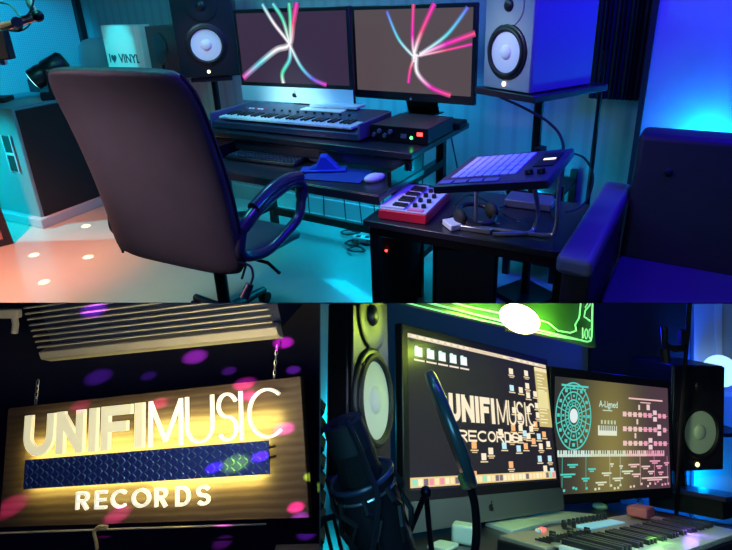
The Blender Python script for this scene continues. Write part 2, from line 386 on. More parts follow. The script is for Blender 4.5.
# ---- speakers -----------------------------------------------------------------
def speaker(label, M, w, d, h, fm, cone, wr=None, side=BSIDE):
    o = thing('studio_speaker', label, 'speaker', M)
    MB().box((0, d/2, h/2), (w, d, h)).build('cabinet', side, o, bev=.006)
    MB().box((0, -.004, h/2), (w*.985, .01, h*.985)).build('front_panel', fm, o, bev=.004)
    wr = wr or w*.33; zc_ = h*.37
    A = T(0, -.009, zc_)@Rx(PI/2)      # lathe z -> -y
    MB().lathe([(wr*1.34, 0), (wr*1.34, .004), (wr*1.26, .008), (wr*1.05, .008), (wr*1.05, 0)], 48, A).build('woofer_ring', BLK, o, ang=60)
    MB().torus(wr*1.08, wr*.11, T(0, -.016, zc_)@Rx(PI/2), 48, 10).build('surround', RUB, o)
    c = MB().lathe([(wr*1.04, .006), (wr*1.0, .007), (wr*.4, .0005), (wr*.36, .0005)], 48, A).build('cone', cone, o, ang=70)
    MB().lathe([(wr*.38, .001), (wr*.34, .009), (wr*.22, .015), (wr*.05, .018)], 32, A).build('dust_cap', cone, c, ang=70)
    B = T(0, -.009, h*.80)@Rx(PI/2)
    MB().lathe([(wr*.98, 0), (wr*.98, .004), (wr*.9, .006), (wr*.5, .001)], 40, B).build('tweeter_guide', fm, o, ang=60)
    MB().lathe([(wr*.3, 0.002), (wr*.26, .009), (wr*.1, .013)], 24, B).build('tweeter', BLK, o, ang=70)
    MB().lathe([(.011, 0), (.011, .004), (.006, .005)], 16, T(-w*.02, -.009, h*.065)@Rx(PI/2)).build('power_light', LEDW, o)
    for sx in (-1, 1):
        for dz in (-1, 1): MB().cyl((sx*wr*.95*.9, -.009, zc_+dz*wr*.95*.85), (sx*wr*.95*.9, -.02, zc_+dz*wr*.95*.85), .005, n=8).build('screw', BLKMET, o)
    return o
w, d, h = .28, .37, .43
mR, _, rR = fit([(-w/2, 0, 0), (w/2, 0, 0), (w/2, d, 0), (0, 0, h*.37), (0, 0, .03)], [(484, 87), (531, 92), (590, 88), (511, 51), (504, 83)], (.64, 2.47, 1.09), yaw=-.95)
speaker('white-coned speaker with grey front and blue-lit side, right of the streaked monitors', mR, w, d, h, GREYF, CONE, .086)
pL = P(211, 77, 1.055)
mL = Matrix.Translation(pL)@Rz(math.radians(8))
speaker('all-black speaker with violet-lit white cone, left of the white-chinned computer', mL, .37, .36, .53, BLK, CONE, .096, BLK)
def spk_stand(label, M, hgt, w, d, off):
    o = thing('speaker_stand', label, 'stand', M)
    MB().box((0, d/2+off, hgt-.015), (w, d, .03)).build('top_plate', DESKM, o, bev=.004)
    MB().cyl((0, d/2+off, .03), (0, d/2+off, hgt-.03), .022).build('pole', BLKMET, o)
    MB().box((0, d/2+off, .015), (.24, .24, .03)).build('base_plate', BLKMET, o, bev=.004)
    MB().box((.03, d/2+off, hgt*.72), (.03, .05, .06)).build('clamp', BLKMET, o, bev=.004)
    return o
def flat(M): return Matrix.Translation((M.translation.x, M.translation.y, 0))@Rz(M.to_euler().z)
spk_stand('black pole stand with wide shelf under the grey-fronted speaker', flat(mR), mR.translation.z-.002, .36, .46, -.02)
spk_stand('black pole stand under the left speaker, half behind the chair', flat(mL), mL.translation.z-.002, .26, .26, .02)
# ---- keyboards -------------------------------------------------------------------
def keys(root, x0, x1, y0, depth, z, nw, wk=CREAMK, bk=BLK, th=.012, swap=False):
    kw = (x1-x0)/nw
    wm = bkm = None
    for i in range(nw):
        if wm is None:
            a = MB().box((0, depth/2, 0), (kw*.93, depth, th)).build('white_key', wk, root, bev=kw*.08); wm = a
        else: a = wm.copy(); COL.objects.link(a)
        a.parent = root; a.location = (x0+kw*(i+.5), y0, z)
    for i in range(nw-1):
        if i % 7 in (2, 6): continue
        if bkm is None:
            a = MB().box((0, depth*.32, 0), (kw*.55, depth*.62, th)).build('black_key', bk, root, bev=kw*.06); bkm = a
        else: a = bkm.copy(); COL.objects.link(a)
        a.parent = root; a.location = (x0+kw*(i+1), y0+depth*.38, z+th*.8)
sy = thing('synthesizer', 'long black synthesizer keyboard lying before the left monitor', 'keyboard', Matrix.Translation(D(-.76, .05, .846))@Rz(YD+math.radians(2)))
MB().add([(-.47, 0, 0), (.47, 0, 0), (.47, .33, 0), (-.47, .33, 0), (-.47, 0, .035), (.47, 0, .035), (.47, .33, .09), (-.47, .33, .09)],
         [(3, 2, 1, 0), (4, 5, 6, 7), (0, 1, 5, 4), (1, 2, 6, 5), (2, 3, 7, 6), (3, 0, 4, 7)]).build('body', mat('dark_blue_casing', (.06, .07, .13), .35, .3), sy, bev=.004)
for sx in (-1, 1): MB().box((sx*.478, .165, .045), (.016, .34, .08)).build('end_cheek', mat('slate_cheek', (.12, .13, .2), .4), sy, bev=.006)
kk_ = bpy.data.objects.new('keybed', None)
sl = math.atan2(.055, .33)
keys(sy, -.43, .43, .01, .13, .058, 36)
def knob(parent, x, y, z, r=.008, hh=.012, m=BLK, name='knob'): return MB().lathe([(r, 0), (r*.9, hh), (r*.7, hh*1.05)], 12, T(x, y, z)).build(name, m, parent)
MB().box((.1, .265, .083), (.26, .07, .006), ).build('display', mat('pale_display', (.5, .6, .7), .3, emit=(.3, .6, .8), es=.35), sy)
for i in range(10): knob(sy, -.2+i*.055, .215, .068)
for i in range(7): MB().box((-.4+i*.022, .22, .07), (.014, .012, .012)).build('button', WHT if i % 3 else RED, sy, bev=.002)
# notes / white tablet lying behind the synth
tag(MB().box((0, 0, 0), (.3, .1, .012)).build('notepad', WHT, M=DMat(-.62, .385, .944, .05)), 'white pad lying on the synthesizer under the white chin', 'notepad')
# audio interface
ai = thing('audio_interface', 'flat black rack unit with green and red lights, right of the synthesizer', 'audio interface', DMat(-.105, .13, .842))
MB().box((0, .16, .04), (.30, .3, .07)).build('case', mat('purple_black', (.05, .045, .07), .35, .4), ai, bev=.003)
MB().box((0, .006, .04), (.31, .008, .075)).build('face_plate', BLKMET, ai, bev=.002)
for i in range(4): MB().lathe([(.012, 0), (.01, .014)], 14, T(-.13+i*.03, .002, .05 if i % 2 else .03)@Rx(PI/2)).build('knob', ALUD, ai)
MB().box((.03, 0, .035), (.03, .006, .02)).build('button', ALUD, ai)
MB().lathe([(.008, 0), (.006, .005)], 12, T(.07, .001, .03)@Rx(PI/2)).build('green_light', LEDG, ai)
MB().box((.115, -.001, .05), (.026, .006, .016)).build('red_light', LEDR, ai)
for sx in (-1, 1): MB().cyl((sx*.12, .03, 0), (sx*.12, .03, .008), .012, n=12).build('foot', RUB, ai)
# small gadget dark at right of interface
tag(MB().box((0, 0, .02), (.14, .1, .04)).build('gadget', BLKM, M=DMat(-.0, .52, .842), bev=.008), 'small black box behind the rack unit under the second monitor', 'gadget')
# computer keyboard
ck = thing('computer_keyboard', 'black computer keyboard on the pull-out tray', 'keyboard', DMat(-.8, -.02, .722, math.radians(4)))
MB().box((0, 0, .01), (.44, .16, .018)).build('base', BLK, ck, bev=.004)
first = None
for r_ in range(5):
    for c_ in range(19):
        if first is None: first = MB().box((0, 0, 0), (.018, .021, .008)).build('key', mat('key_cap', (.03, .03, .05), .4), ck, bev=.002); k_ = first
        else: k_ = first.copy(); COL.objects.link(k_)
        k_.parent = ck; k_.location = (-.205+c_*.0228, -.056+r_*.028, .022)
def mouse(label, M, m, L=.11, Wd=.062, hh=.034):
    o = thing('computer_mouse', label, 'mouse', M)
    MB().ell((0, 0, hh*.35), (Wd/2, L/2, hh*.65)).build('shell', m, o); MB().box((0, L*.2, hh*.93), (.006, .02, .008)).build('scroll_wheel', BLK, o); return o
mouse('white mouse on the right end of the keyboard tray', DMat(-.105, -.1, .722, math.radians(-25)), WHT)
mouse('dark rounded mouse next to the black computer keyboard', DMat(-.55, .07, .722, math.radians(60)), mat('dark_mouse', (.1, .11, .2), .35), .13, .08, .035)
# blue mouse pad + blue object
bpad = mat('blue_gloss', (.05, .1, .55), .3)
tag(MB().box((0, 0, .003), (.3, .2, .006)).build('mouse_pad', mat('dark_blue_pad', (.03, .06, .3), .6), M=DMat(-.31, -.1, .7205, .2), bev=.003), 'dark blue mat in the middle of the tray', 'mouse pad')
bt = thing('desk_gadget', 'shiny blue peaked gadget on the mat, left of the white mouse', 'gadget', DMat(-.4, -.08, .728, .5))
MB().prism([(-.1, 0), (.1, 0), (.07, .02), (.02, .075), (-.01, .08), (-.035, .03)], -.03, .03, Rx(PI/2)).build('body', bpad, bt, bev=.008)
MB().box((0, 0, .006), (.22, .08, .01)).build('base', bpad, bt, bev=.004)
# ---- right table ---------------------------------------------------------------
tb = thing('side_table', 'low black table carrying the red keyboard and the pad controller', 'table', DMat(-.03, -.31, 0, math.radians(3)))
MB().box((.41, .26, .605), (.84, .54, .03)).build('table_top', DESKM, tb, bev=.004)
for sx in (.03, .8):
    for ty in (.03, .5): MB().box((sx, ty, .295), (.04, .04, .59)).build('leg', BLKMET, tb, bev=.003)
MB().box((.41, .03, .57), (.76, .02, .05)).build('apron', BLKMET, tb); MB().box((.41, .5, .55), (.76, .02, .04)).build('back_rail', BLKMET, tb)
# red midi keyboard
mK, sK, rK = fit([(0, 0, 0), (.21, 0, 0), (.21, .32, 0), (0, 0, .05), (.21, 0, .05), (.21, .32, .05), (0, .32, .05)],
    [(374, 219), (429, 223), (447, 201), (375, 209), (430, 213), (447, 193), (415, 180)], (.04, 2.18, .621), yaw=-.3, z=.621, free=(1, 1, 1), prior=8)
rk = thing('midi_keyboard', 'small red-sided keyboard with white top on the low table', 'midi keyboard', mK)
a, b, c = .21*sK[0], .32*sK[1], .05*sK[2]
MB().box((a/2, b/2, c*.42), (a, b, c*.84)).build('body', RED, rk, bev=.004)
MB().box((a/2, b/2, c*.9), (a*.97, b*.97, c*.14)).build('top_panel', mat('off_white_panel', (.7, .68, .72), .4), rk, bev=.002)
kr = bpy.data.objects.new('key_frame', None); bpy.data.objects.remove(kr)
n = 15; kw = b*.94/n; fk = None
for i in range(n):
    if fk is None: k_ = fk = MB().box((0, 0, 0), (a*.5, kw*.9, .008)).build('white_key', CREAMK, rk, bev=.001)
    else: k_ = fk.copy(); COL.objects.link(k_)
    k_.parent = rk; k_.location = (a*.27, b*.03+kw*(i+.5), c+.003)
fk = None
for i in range(n-1):
    if i % 7 in (2, 6): continue
    if fk is None: k_ = fk = MB().box((0, 0, 0), (a*.28, kw*.5, .01)).build('black_key', BLK, rk, bev=.001)
    else: k_ = fk.copy(); COL.objects.link(k_)
    k_.parent = rk; k_.location = (a*.4, b*.03+kw*(i+1), c+.01)
for i in range(4):
    for j in range(2): knob(rk, a*(.66+.18*j), b*(.2+.2*i), c*.95, .011, .016)
MB().box((a*.75, b*.07, c), (a*.3, b*.08, .008)).build('pad', LEDR if 0 else mat('pink_pad', (.9, .3, .4), .4), rk)
# pad controller on tube stand
mP, sP, rP = fit([(0, 0, 0), (.46, 0, 0), (.46, .32, 0), (0, .32, 0)], [(432, 186), (548, 179), (574, 148), (472, 156)], (.2, 2., .8), w0=(0, 0, -.3), base=np.eye(3), free=(1, 1, 0), prior=6)
a, b = .46*sP[0], .32*sP[1]
pc = thing('pad_controller', 'large purple-lit pad controller tilted on a bent tube stand', 'pad controller', mP)
MB().box((a/2, b/2, -.016), (a, b, .03)).build('body', mat('dark_violet_case', (.055, .05, .11), .35, .2), pc, bev=.005)
MB().box((a/2, -.001, -.016), (a*.98, .004, .022)).build('front_edge', BLK, pc)
fk = None
for i in range(8):
    for j in range(5):
        if fk is None: k_ = fk = MB().box((0, 0, 0), (a*.6/8*.86, b*.72/5*.84, .006)).build('pad', mat('violet_white_pad', (.72, .68, .88), .45), pc, bev=.002)
        else: k_ = fk.copy(); COL.objects.link(k_)
        k_.parent = pc; k_.location = (a*(.09+.6/8*(i+.5)), b*(.2+.72/5*(j+.5)), .001)
for i in range(4): MB().box((a*(.1+i*.14), b*.08, .001), (a*.12, b*.09, .004)).build('button', mat('violet_button', (.25, .22, .4), .5), pc, bev=.001)
MB().box((a*.86, b*.62, .001), (a*.17, b*.42, .004)).build('display', BLK, pc)
MB().box((a*.87, b*.62, .0035), (.04, .018, .001), ).build('lit_icon', LEDW, pc)
for i in range(2): knob(pc, a*(.8+.1*i), b*.2, 0, .014, .015)
ps = thing('tube_stand', 'bent silver tube stand holding up the pad controller', 'stand', I4)
Mi = mP
def pcw(x, y, z=0): return Mi@Vector((x, y, z))
fr = P(528, 236, .63); fl = P(493, 234, .632); top = pcw(a*.86, b*.1, -.038)
bk2 = P(535, 212, .63); 
ft = P(535, 231, .63)
MB().tube(spline([top, top.lerp(ft, .5)+Vector((.012, 0, 0)), ft+Vector((.0, 0, .03)), P(528, 233, .63), P(493, 234, .63)], 8), .008, 10).build('front_tube', SILV, ps)
top2 = pcw(a*.9, b*.9, -.038); ft2 = Vector((top2.x, top2.y, .63))
MB().tube(spline([top2, top2.lerp(ft2, .5), ft2+Vector((0, 0, .03)), ft2+Vector((-.04, .02, 0)), ft2+Vector((-.26, .12, 0))], 8), .008, 10).build('rear_tube', SILV, ps)
top3 = pcw(a*.1, b*.85, -.038); MB().tube([top3, Vector((top3.x, top3.y, .628))], .008, 10).build('rear_leg', SILV, ps)
# clutter below the controller
hp = thing('headphones', 'black headphones lying on the low table under the pad controller', 'headphones', Matrix.Translation(P(476, 214, .66))@Rz(.4))
MB().torus(.075, .01, Rx(.25)).build('headband', BLK, hp)
for sx in (-1, 1): MB().ell((sx*.075, 0, 0), (.022, .04, .035)).build('ear_cup', BLKM, hp)
tag(MB().box((0, 0, .012), (.05, .08, .024)).build('small_box', WHT, M=Matrix.Translation(P(452, 227, .622))@Rz(.3), bev=.004), 'small white box at the table edge beside the red keyboard', 'box')
tag(MB().box((0, 0, .01), (.12, .03, .02)).build('metal_bar', SILV, M=Matrix.Translation(P(476, 231, .622))@Rz(-.5), bev=.003), 'short shiny bar at the front edge of the low table', 'bar')
tag(MB().box((0, 0, .018), (.2, .12, .035)).build('drum_module', mat('dark_slate', (.08, .09, .14), .4), M=Matrix.Translation(P(530, 205, .622))@Rz(-.5), bev=.005), 'flat dark module at the back of the low table', 'module')
for i, (q, lb) in enumerate([([(455, 205), (470, 195), (490, 203), (505, 215), (520, 222)], 'thin cable looping over the table beneath the pads'), ([(440, 222), (460, 214), (480, 222), (500, 224)], 'thin black cable curling next to the headphones'), ([(500, 208), (520, 200), (545, 206), (556, 218)], 'thin cable trailing to the right end of the low table')]):
    cable([P(x, y, .628+.008*(k % 2)) for k, (x, y) in enumerate(q)], .0035, lb)
# cable loop at right
q = [(566, 152, 2.1), (584, 158, 2.12), (593, 176, 2.13), (588, 198, 2.12), (577, 209, 2.1), (566, 212, 2.05)]
cable([W(*p) for p in q], .004, 'cable arching from the pad controller past the teal wall')
q = [(500, 97, 2.3), (524, 108, 2.25), (548, 122, 2.2), (562, 140, 2.15), (563, 170, 2.12), (555, 198, 2.1)]
cable([W(*p) for p in q], .006, 'thick cable hanging down from the right speaker shelf')
# under the table
bn = thing('waste_bin', 'dark tapered bin with a red light, standing under the red keyboard', 'bin', Matrix.Translation(P(397, 300, .0)+Vector((.0, -.03, 0))))
MB().lathe([(.10, 0), (.105, .01), (.13, .42), (.135, .43), (.128, .43), (.122, .41), (.1, .03)], 32).build('body', BLKM, bn, ang=50)
MB().lathe([(.007, 0), (.006, .004)], 10, T(-.055, -.118, .36)@Rx(PI/2)).build('red_light', LEDR, bn)
sb = thing('bass_cabinet', 'low black grille-fronted box on the floor beneath the side table', 'speaker', Matrix.Translation(P(462, 303, 0)+Vector((.0, -.05, 0)))@Rz(YD*.4))
MB().box((0, .15, .17), (.32, .3, .34)).build('cabinet', BLKM, sb, bev=.006); MB().box((0, -.003, .17), (.28, .012, .3)).build('grille', mat('grille_cloth', (.09, .07, .11), .8, bump=.5), sb, bev=.004)
rkx = thing('equipment_rack', 'open black rack frame below the right end of the low table', 'rack', Matrix.Translation(P(542, 300, 0)+Vector((0, .25, 0)))@Rz(YD))
for sx in (-.13, .13):
    for ty in (0, .3): MB().box((sx, ty, .28), (.035, .035, .56)).build('post', BLKMET, rkx)
for zz in (.1, .3, .5): MB().box((0, .15, zz), (.28, .32, .02)).build('shelf', BLKM, rkx)
# cables below the desk
def hang(s, t, z0, z1, dx, label, r=.004):
    cable([D(s, t, z0), D(s+dx*.4, t+.02, z0*.55+z1*.45), D(s+dx*.7, t+.04, z1+.06), D(s+dx, t+.1, z1+.006)], r, label, group='cables hanging behind the desk')
for i in range(9):
    hang(-1.1+i*.125+random.uniform(-.03, .03), .705, .8, .004, random.uniform(-.12, .2), 'thin black cable dangling behind the desk to the floor')
for i in range(7):
    c = P(random.uniform(345, 385), random.uniform(232, 258), .0); pts = []
    for k in range(14):
        a_ = k*.9; pts.append(c+Vector((math.cos(a_)*(.05+.02*math.sin(k*1.7+i)), math.sin(a_)*(.04+.02*math.cos(k+i)), .006+.004*i)))
    cable(pts, .005, 'coil in the black cable tangle on the floor under the desk', group='cable tangle on the floor')
pb = thing('power_strip', 'pale power strip among the cables on the floor', 'power strip', Matrix.Translation(P(372, 243, 0))@Rz(-.3))
MB().box((0, 0, .02), (.26, .06, .04)).build('body', WHT, pb, bev=.006)
for i in range(4): MB().box((-.09+i*.06, 0, .041), (.03, .03, .003)).build('socket', BLKM, pb)
# ---- office chair --------------------------------------------------------------
bw = .50
loc = [(-bw/2+.01, -.37, 1.17), (bw/2-.01, -.37, 1.17), (-bw/2+.03, -.22, .46), (bw/2-.03, -.22, .45), (.27, .2, .70), (.22, .28, .5)]
mC, sCh, rC = fit(loc, [(54, 68), (190, 74), (110, 254), (223, 272), (301, 178), (312, 214)], (-.6, 2.35, 0), yaw=-.7, z=0, free=(1, 1, 1), prior=4)
print('chair', sCh, rC, mC.to_euler().z)
ch = thing('office_chair', 'high-backed black leather office chair seen from behind at the desk', 'chair', mC)
kx, ky, kz = sCh
def cs(p): return (p[0]*kx, p[1]*ky, p[2]*kz)
def pad_grid(rows, nx, thick, back=False):
    pass
def shell(rows, nx=12):    # rows: list of (y,z,halfwidth,thickness, ny, nz normal) -> closed pad
    mb = MB(); vs = []; ring = []
    for (y, z, hw, th, ny, nz) in rows:
        r = []
        n = 28
        for k in range(n):
            a = 2*PI*k/n; cx_ = math.copysign(abs(math.cos(a))**.45, math.cos(a)); sx_ = math.copysign(abs(math.sin(a))**.8, math.sin(a))
            curv = -.035*(1-cx_*cx_)       # belly toward the back
            r.append(cs((hw*cx_, y+ny*(th*sx_)+curv*ny*0-.05*(1-cx_**2)*ny*-1*0, z+nz*th*sx_)))
        ring.append(r)
    for r in ring: vs += r
    n = 28; fs = []
    for i in range(len(ring)-1):
        for k in range(n): fs.append((i*n+k, i*n+(k+1) % n, (i+1)*n+(k+1) % n, (i+1)*n+k))
    fs += [tuple(range(n))[::-1], tuple((len(ring)-1)*n+k for k in range(n))]
    mb.add(vs, fs); return mb
rows = []
for i in range(15):
    u = i/14; z = .425+u*.745; y = -.215-.03*math.sin(u*PI)*-1-.15*u**1.25
    hw = bw/2*(.99+.02*math.sin(min(1, u*1.5)*PI/2))*(1-.10*max(0, (u-.88)/.12)**2); th = .055*(.55+.45*math.sin(PI*min(1, max(.0, u*.9+.12))))
    if i == 0: th *= .6; hw *= .93
    rows.append((y, z, hw, th, 1, .18))
rows.append((rows[-1][0]-.004, 1.185, bw/2*.82, .03, 1, .1))
bk = shell(rows).build('backrest', LEA, ch, ang=80, sub=1)
# piping seams along back
for sx in (-1, 1):
    MB().tube([cs((sx*(r_[2]+.001), r_[0], r_[1])) for r_ in rows[:-1]], .005, 6).build('seam', BLKM, bk)
rows = []
for i in range(9):
    u = i/8; y = -.2+u*.48
    rows.append((y, .47+.02*math.cos(u*3)-(.03*max(0, u-.8)/.2), .25*(.9+.1*math.sin(u*PI)), .05*(.7+.3*math.sin(u*PI)), 0, 1))
mbs = MB(); ring = []
n = 24
for (y, z, hw, th, _, _) in rows:
    ring.append([cs((hw*math.copysign(abs(math.cos(2*PI*k/n))**.5, math.cos(2*PI*k/n)), y, z+th*math.copysign(abs(math.sin(2*PI*k/n))**.8, math.sin(2*PI*k/n)))) for k in range(n)])
vs = sum(ring, []); fs = []
for i in range(len(ring)-1):
    for k in range(n): fs.append((i*n+k, i*n+(k+1) % n, (i+1)*n+(k+1) % n, (i+1)*n+k))
fs += [tuple(range(n))[::-1], tuple((len(ring)-1)*n+k for k in range(n))]
mbs.add(vs, fs).build('seat', LEA, ch, ang=80, sub=1)
for sx in (-1, 1):
    x = sx*.26
    loop = [(x*.95, -.2, .62), (x, -.1, .675), (x, .05, .70), (x, .15, .70), (x, .205, .665), (x, .195, .60), (x, .16, .545), (x*.97, .08, .51), (x*.95, -.05, .48), (x*.93, -.17, .5), (x*.93, -.22, .54)]
    L = spline([cs(p) for p in loop]+[cs(loop[0])], 6)[:-1]
    ar = MB().tube(L, [.022+.006*(1 if q.z > .62*kz else 0) for q in L], 12, closed=True).build('armrest', mat('arm_plastic', (.03, .03, .06), .28, coat=.3), ch)
    MB().tube(spline([cs(p) for p in [(x, -.14, .68), (x, -.02, .712), (x, .1, .72), (x, .2, .705)]], 6), .027, 12).build('arm_pad', mat('arm_plastic', (.03, .03, .06), .28), ar)
MB().cyl(cs((0, .02, .12)), cs((0, .02, .42)), .03).build('gas_column', BLKMET, ch)
MB().box(cs((0, .02, .405)), (.2, .26, .04)).build('mechanism', BLKMET, ch, bev=.004)
MB().tube([cs((.08, .03, .39)), cs((.2, .02, .385)), cs((.25, 0, .36))], .008, 8).build('lever', BLKMET, ch)
hub = MB().lathe([(.05, .08), (.055, .13), (.03, .16)], 20, T(0, .02*ky, 0)).build('hub', BLK, ch)
for k in range(5):
    a = 2*PI*k/5+.3; c_, s_ = math.cos(a), math.sin(a)
    lg = MB().tube([(c_*.04, s_*.04+.02, .11), (c_*.3, s_*.3+.02, .075)], [.028, .018], 10).build('base_leg', BLK, ch)
    MB().cyl((c_*.3-s_*.02, s_*.3+.02+c_*.02, .03), (c_*.3+s_*.02, s_*.3+.02-c_*.02, .03), .03).build('caster', BLKM, lg)
# thing dangling from the chair
jk = thing('hanging_jack', 'black plug and cord dangling below the chair seat', 'plug', I4)
q = [W(238, 262, 2.2), W(250, 266, 2.2), W(253, 276, 2.2), W(250, 286, 2.2)]
MB().tube(spline(q), .005, 8).build('cord', CAB, jk); MB().tube([W(250, 284, 2.2), W(244, 298, 2.2)], [.016, .02], 12).build('plug_body', BLK, jk); 
# ---- subwoofer at left ------------------------------------------------------------
cz = P(44, 226, 0); sbY = math.atan2(-.30, .95)
sw = thing('subwoofer', 'large black subwoofer cabinet at the left wall, its near face lit cyan', 'speaker', Matrix.Translation(cz)@Rz(math.radians(-28)))
hS = .92
for zz in (103, 106, 108):
    pass
# height so that its top corner lands near row 108
import itertools
hS = min(np.arange(.5, 1.1, .005), key=lambda z: abs(proj(np.array([cz.x, cz.y, z]))[1]-109))
CAR = mat('carpeted_cabinet', (.05, .055, .06), .85, bump=.4)
MB().box((-.35, .29, hS/2+.02), (.7, .58, hS-.04)).build('cabinet', [mat('painted_cabinet', (.14, .24, .27), .6, bump=.2)], sw, bev=.008)
MB().box((.006, .29, hS/2+.02), (.014, .54, hS-.08)).build('grille', mat('black_grille', (.008, .008, .01), .9), sw, bev=.004)
MB().box((-.33, .29, .035), (.76, .66, .07)).build('plinth', mat('grey_plinth', (.35, .36, .4), .5), sw, bev=.006)
hd = MB().box((-.15, -.003, hS*.62), (.1, .01, .26)).build('handle_recess', BLKM, sw, bev=.003)
MB().box((-.15, -.009, hS*.62), (.1, .006, .02)).build('handle_bar', mat('pale_handle', (.5, .52, .55), .5), hd, bev=.002)
for a_, b_ in ((-.045, .26), (.045, .26)): MB().box((-.15+a_*1.1, -.008, hS*.62), (.012, .006, .28)).build('handle_rim', mat('pale_handle', (.5, .52, .55), .5), hd)
pS = lambda x, y: Matrix.Translation(cz)@Rz(math.radians(-28))@Vector((x, y, hS))
tag(MB().box((0, 0, .02), (.2, .16, .035)).build('control_box', BLKM, M=Matrix.Translation(pS(-.42, .15))@Rz(.1), bev=.006), 'small flat black box on top of the subwoofer', 'box')
mh = thing('moving_head_light', 'black moving-head stage light on the subwoofer with a lit cyan lens', 'stage light', Matrix.Translation(pS(-.10, .42))@Rz(math.radians(25)))
MB().box((0, 0, .03), (.2, .2, .06)).build('base', BLK, mh, bev=.01)
for sx in (-1, 1): MB().box((0, sx*.095, .13), (.07, .02, .18)).build('yoke_arm', BLK, mh, bev=.006)
ax = Matrix.Translation((0, 0, .21))@Ry(math.radians(-118))
MB().lathe([(.05, -.13), (.075, -.11), (.08, .02), (.07, .04), (.078, .06), (.078, .14), (.07, .145)], 32, ax).build('head', BLK, mh, ang=50)
MB().lathe([(.066, .146), (.05, .152), (.02, .155)], 24, ax).build('lens', mat('lit_lens', (.5, .9, 1), .2, emit=(.3, 1, .95), es=1.6), mh)
# cabinet behind chair with things on it
pv = P(120, 63, 1.02); sV = (pv-O).dot(xd); tV = min(TW-.42, (pv-O).dot(yd))
cb = thing('low_cabinet', 'dark cabinet behind the office chair, under the lettered box', 'cabinet', DMat(sV, TW-.25, 0))
MB().box((.15, 0, .505), (1.1, .44, 1.01)).build('body', BLKM, cb, bev=.005)
for sx in (-.14, .42): dd = MB().box((sx, -.223, .5), (.52, .012, .9)).build('door', BLK, cb, bev=.003); 
def fitbox_at(px0, px1, pyb, s_t, z): pass
tV = TW-.33
def onT(px, py, t): s, z = wx(px, py, t); return s, z
sa, zt = onT(100, 25.5, tV); sb_, _ = onT(138, 25, tV); _, zb = onT(120, 64, tV)
vb = thing('lettered_box', 'white box printed with a heart and VINYL, on the cabinet behind the chair', 'box', DMat((sa+sb_)/2, tV, 1.012))
wv = sb_-sa; hv = zt-1.012
MB().box((0, .05, hv/2), (wv, .1, hv)).build('case', mat('white_card', (.75, .8, .8), .6), vb, bev=.004)
MB().box((wv*.44, -.004, hv/2), (wv*.1, .008, hv)).build('spine_strip', mat('bright_edge', (.9, .92, .92), .4), vb)
tx = MB(); textmesh(tx, 'I', wv*.2, T(-wv*.4, -.002, hv*.24)@FRONT, .002, .002); textmesh(tx, 'VINYL', wv*.2, T(wv*.12, -.002, hv*.24)@FRONT, .002, .002)
hx = [(.16*math.sin(t_)**3*wv*.45, (.13*math.cos(t_)-.05*math.cos(2*t_)-.02*math.cos(3*t_)-.01*math.cos(4*t_))*wv*.5) for t_ in [2*PI*i/24 for i in range(24)]]
tx.prism(hx, 0, .002, T(-wv*.29, -.002, hv*.32)@FRONT); tx.build('lettering', mat('dark_print', (.03, .1, .12), .6), vb, smooth=False)
s2a, z2 = onT(143, 27, tV); s2b, _ = onT(168, 27, tV)
gb = thing('patterned_case', 'grey case with dark square buttons, right of the white lettered box', 'case', DMat((s2a+s2b)/2-.02, tV+.05, 1.012))
MB().box((0, .1, hv*.48), (s2b-s2a+.06, .2, hv*.96)).build('body', mat('grey_case', (.07, .08, .11), .6), gb, bev=.004)
for i in range(2):
    for j in range(2): MB().box((-.06+i*.05, -.003, hv*.55+j*.06), (.03, .008, .03)).build('button', BLKM, gb, bev=.002)
s3, z3 = onT(158, 49, tV-.12)
fn = thing('round_reflector', 'dark round disc on a short stalk in front of the grey case', 'disc', DMat(s3, tV-.1, 1.012))
MB().lathe([(.105, -.012), (.11, 0), (.105, .012), (.06, .016)], 32, T(0, 0, z3-1.012)@Rz(-.5)@Rx(PI/2)@Ry(.2)).build('disc', mat('disc_grey', (.012, .02, .03), .5), fn)
MB().cyl((0, 0, .01), (0, 0, z3-1.09), .012).build('stalk', BLK, fn); MB().cyl((0, 0, 0), (0, 0, .012), .05).build('base', BLK, fn)
s4, z4 = onT(91, 42, TW-.15)
ls = thing('lamp_shade', 'pale rounded shade just left of the white lettered box', 'lamp', DMat(s4+.03, TW-.15, 1.012))
MB().lathe([(.14, .02), (.145, .1), (.125, .19), (.08, .235), (.02, .25)], 32).build('shade', mat('pale_shade', (.45, .6, .7), .5), ls, ang=60); MB().cyl((0, 0, 0), (0, 0, .03), .06).build('base', BLK, ls)
# left framed picture at edge of frame
pf = P(13, 243, 0)
fp = thing('leaning_frame', 'dark-framed panel leaning at the left edge of the floor', 'frame', Matrix.Translation(pf)@Rz(math.radians(35))@Ry(math.radians(-3)))
MB().box((-.3, 0, .52), (.56, .015, 1.0)).build('panel', mat('rosy_panel', (.35, .2, .16), .4), fp)
for q_ in [((-.3, 0, .025), (.6, .035, .05)), ((-.3, 0, 1.02), (.6, .035, .05)), ((-.02, 0, .52), (.05, .036, 1.05)), ((-.58, 0, .52), (.05, .036, 1.05))]: MB().box(*q_).build('frame_rail', BLKM, fp, bev=.003)
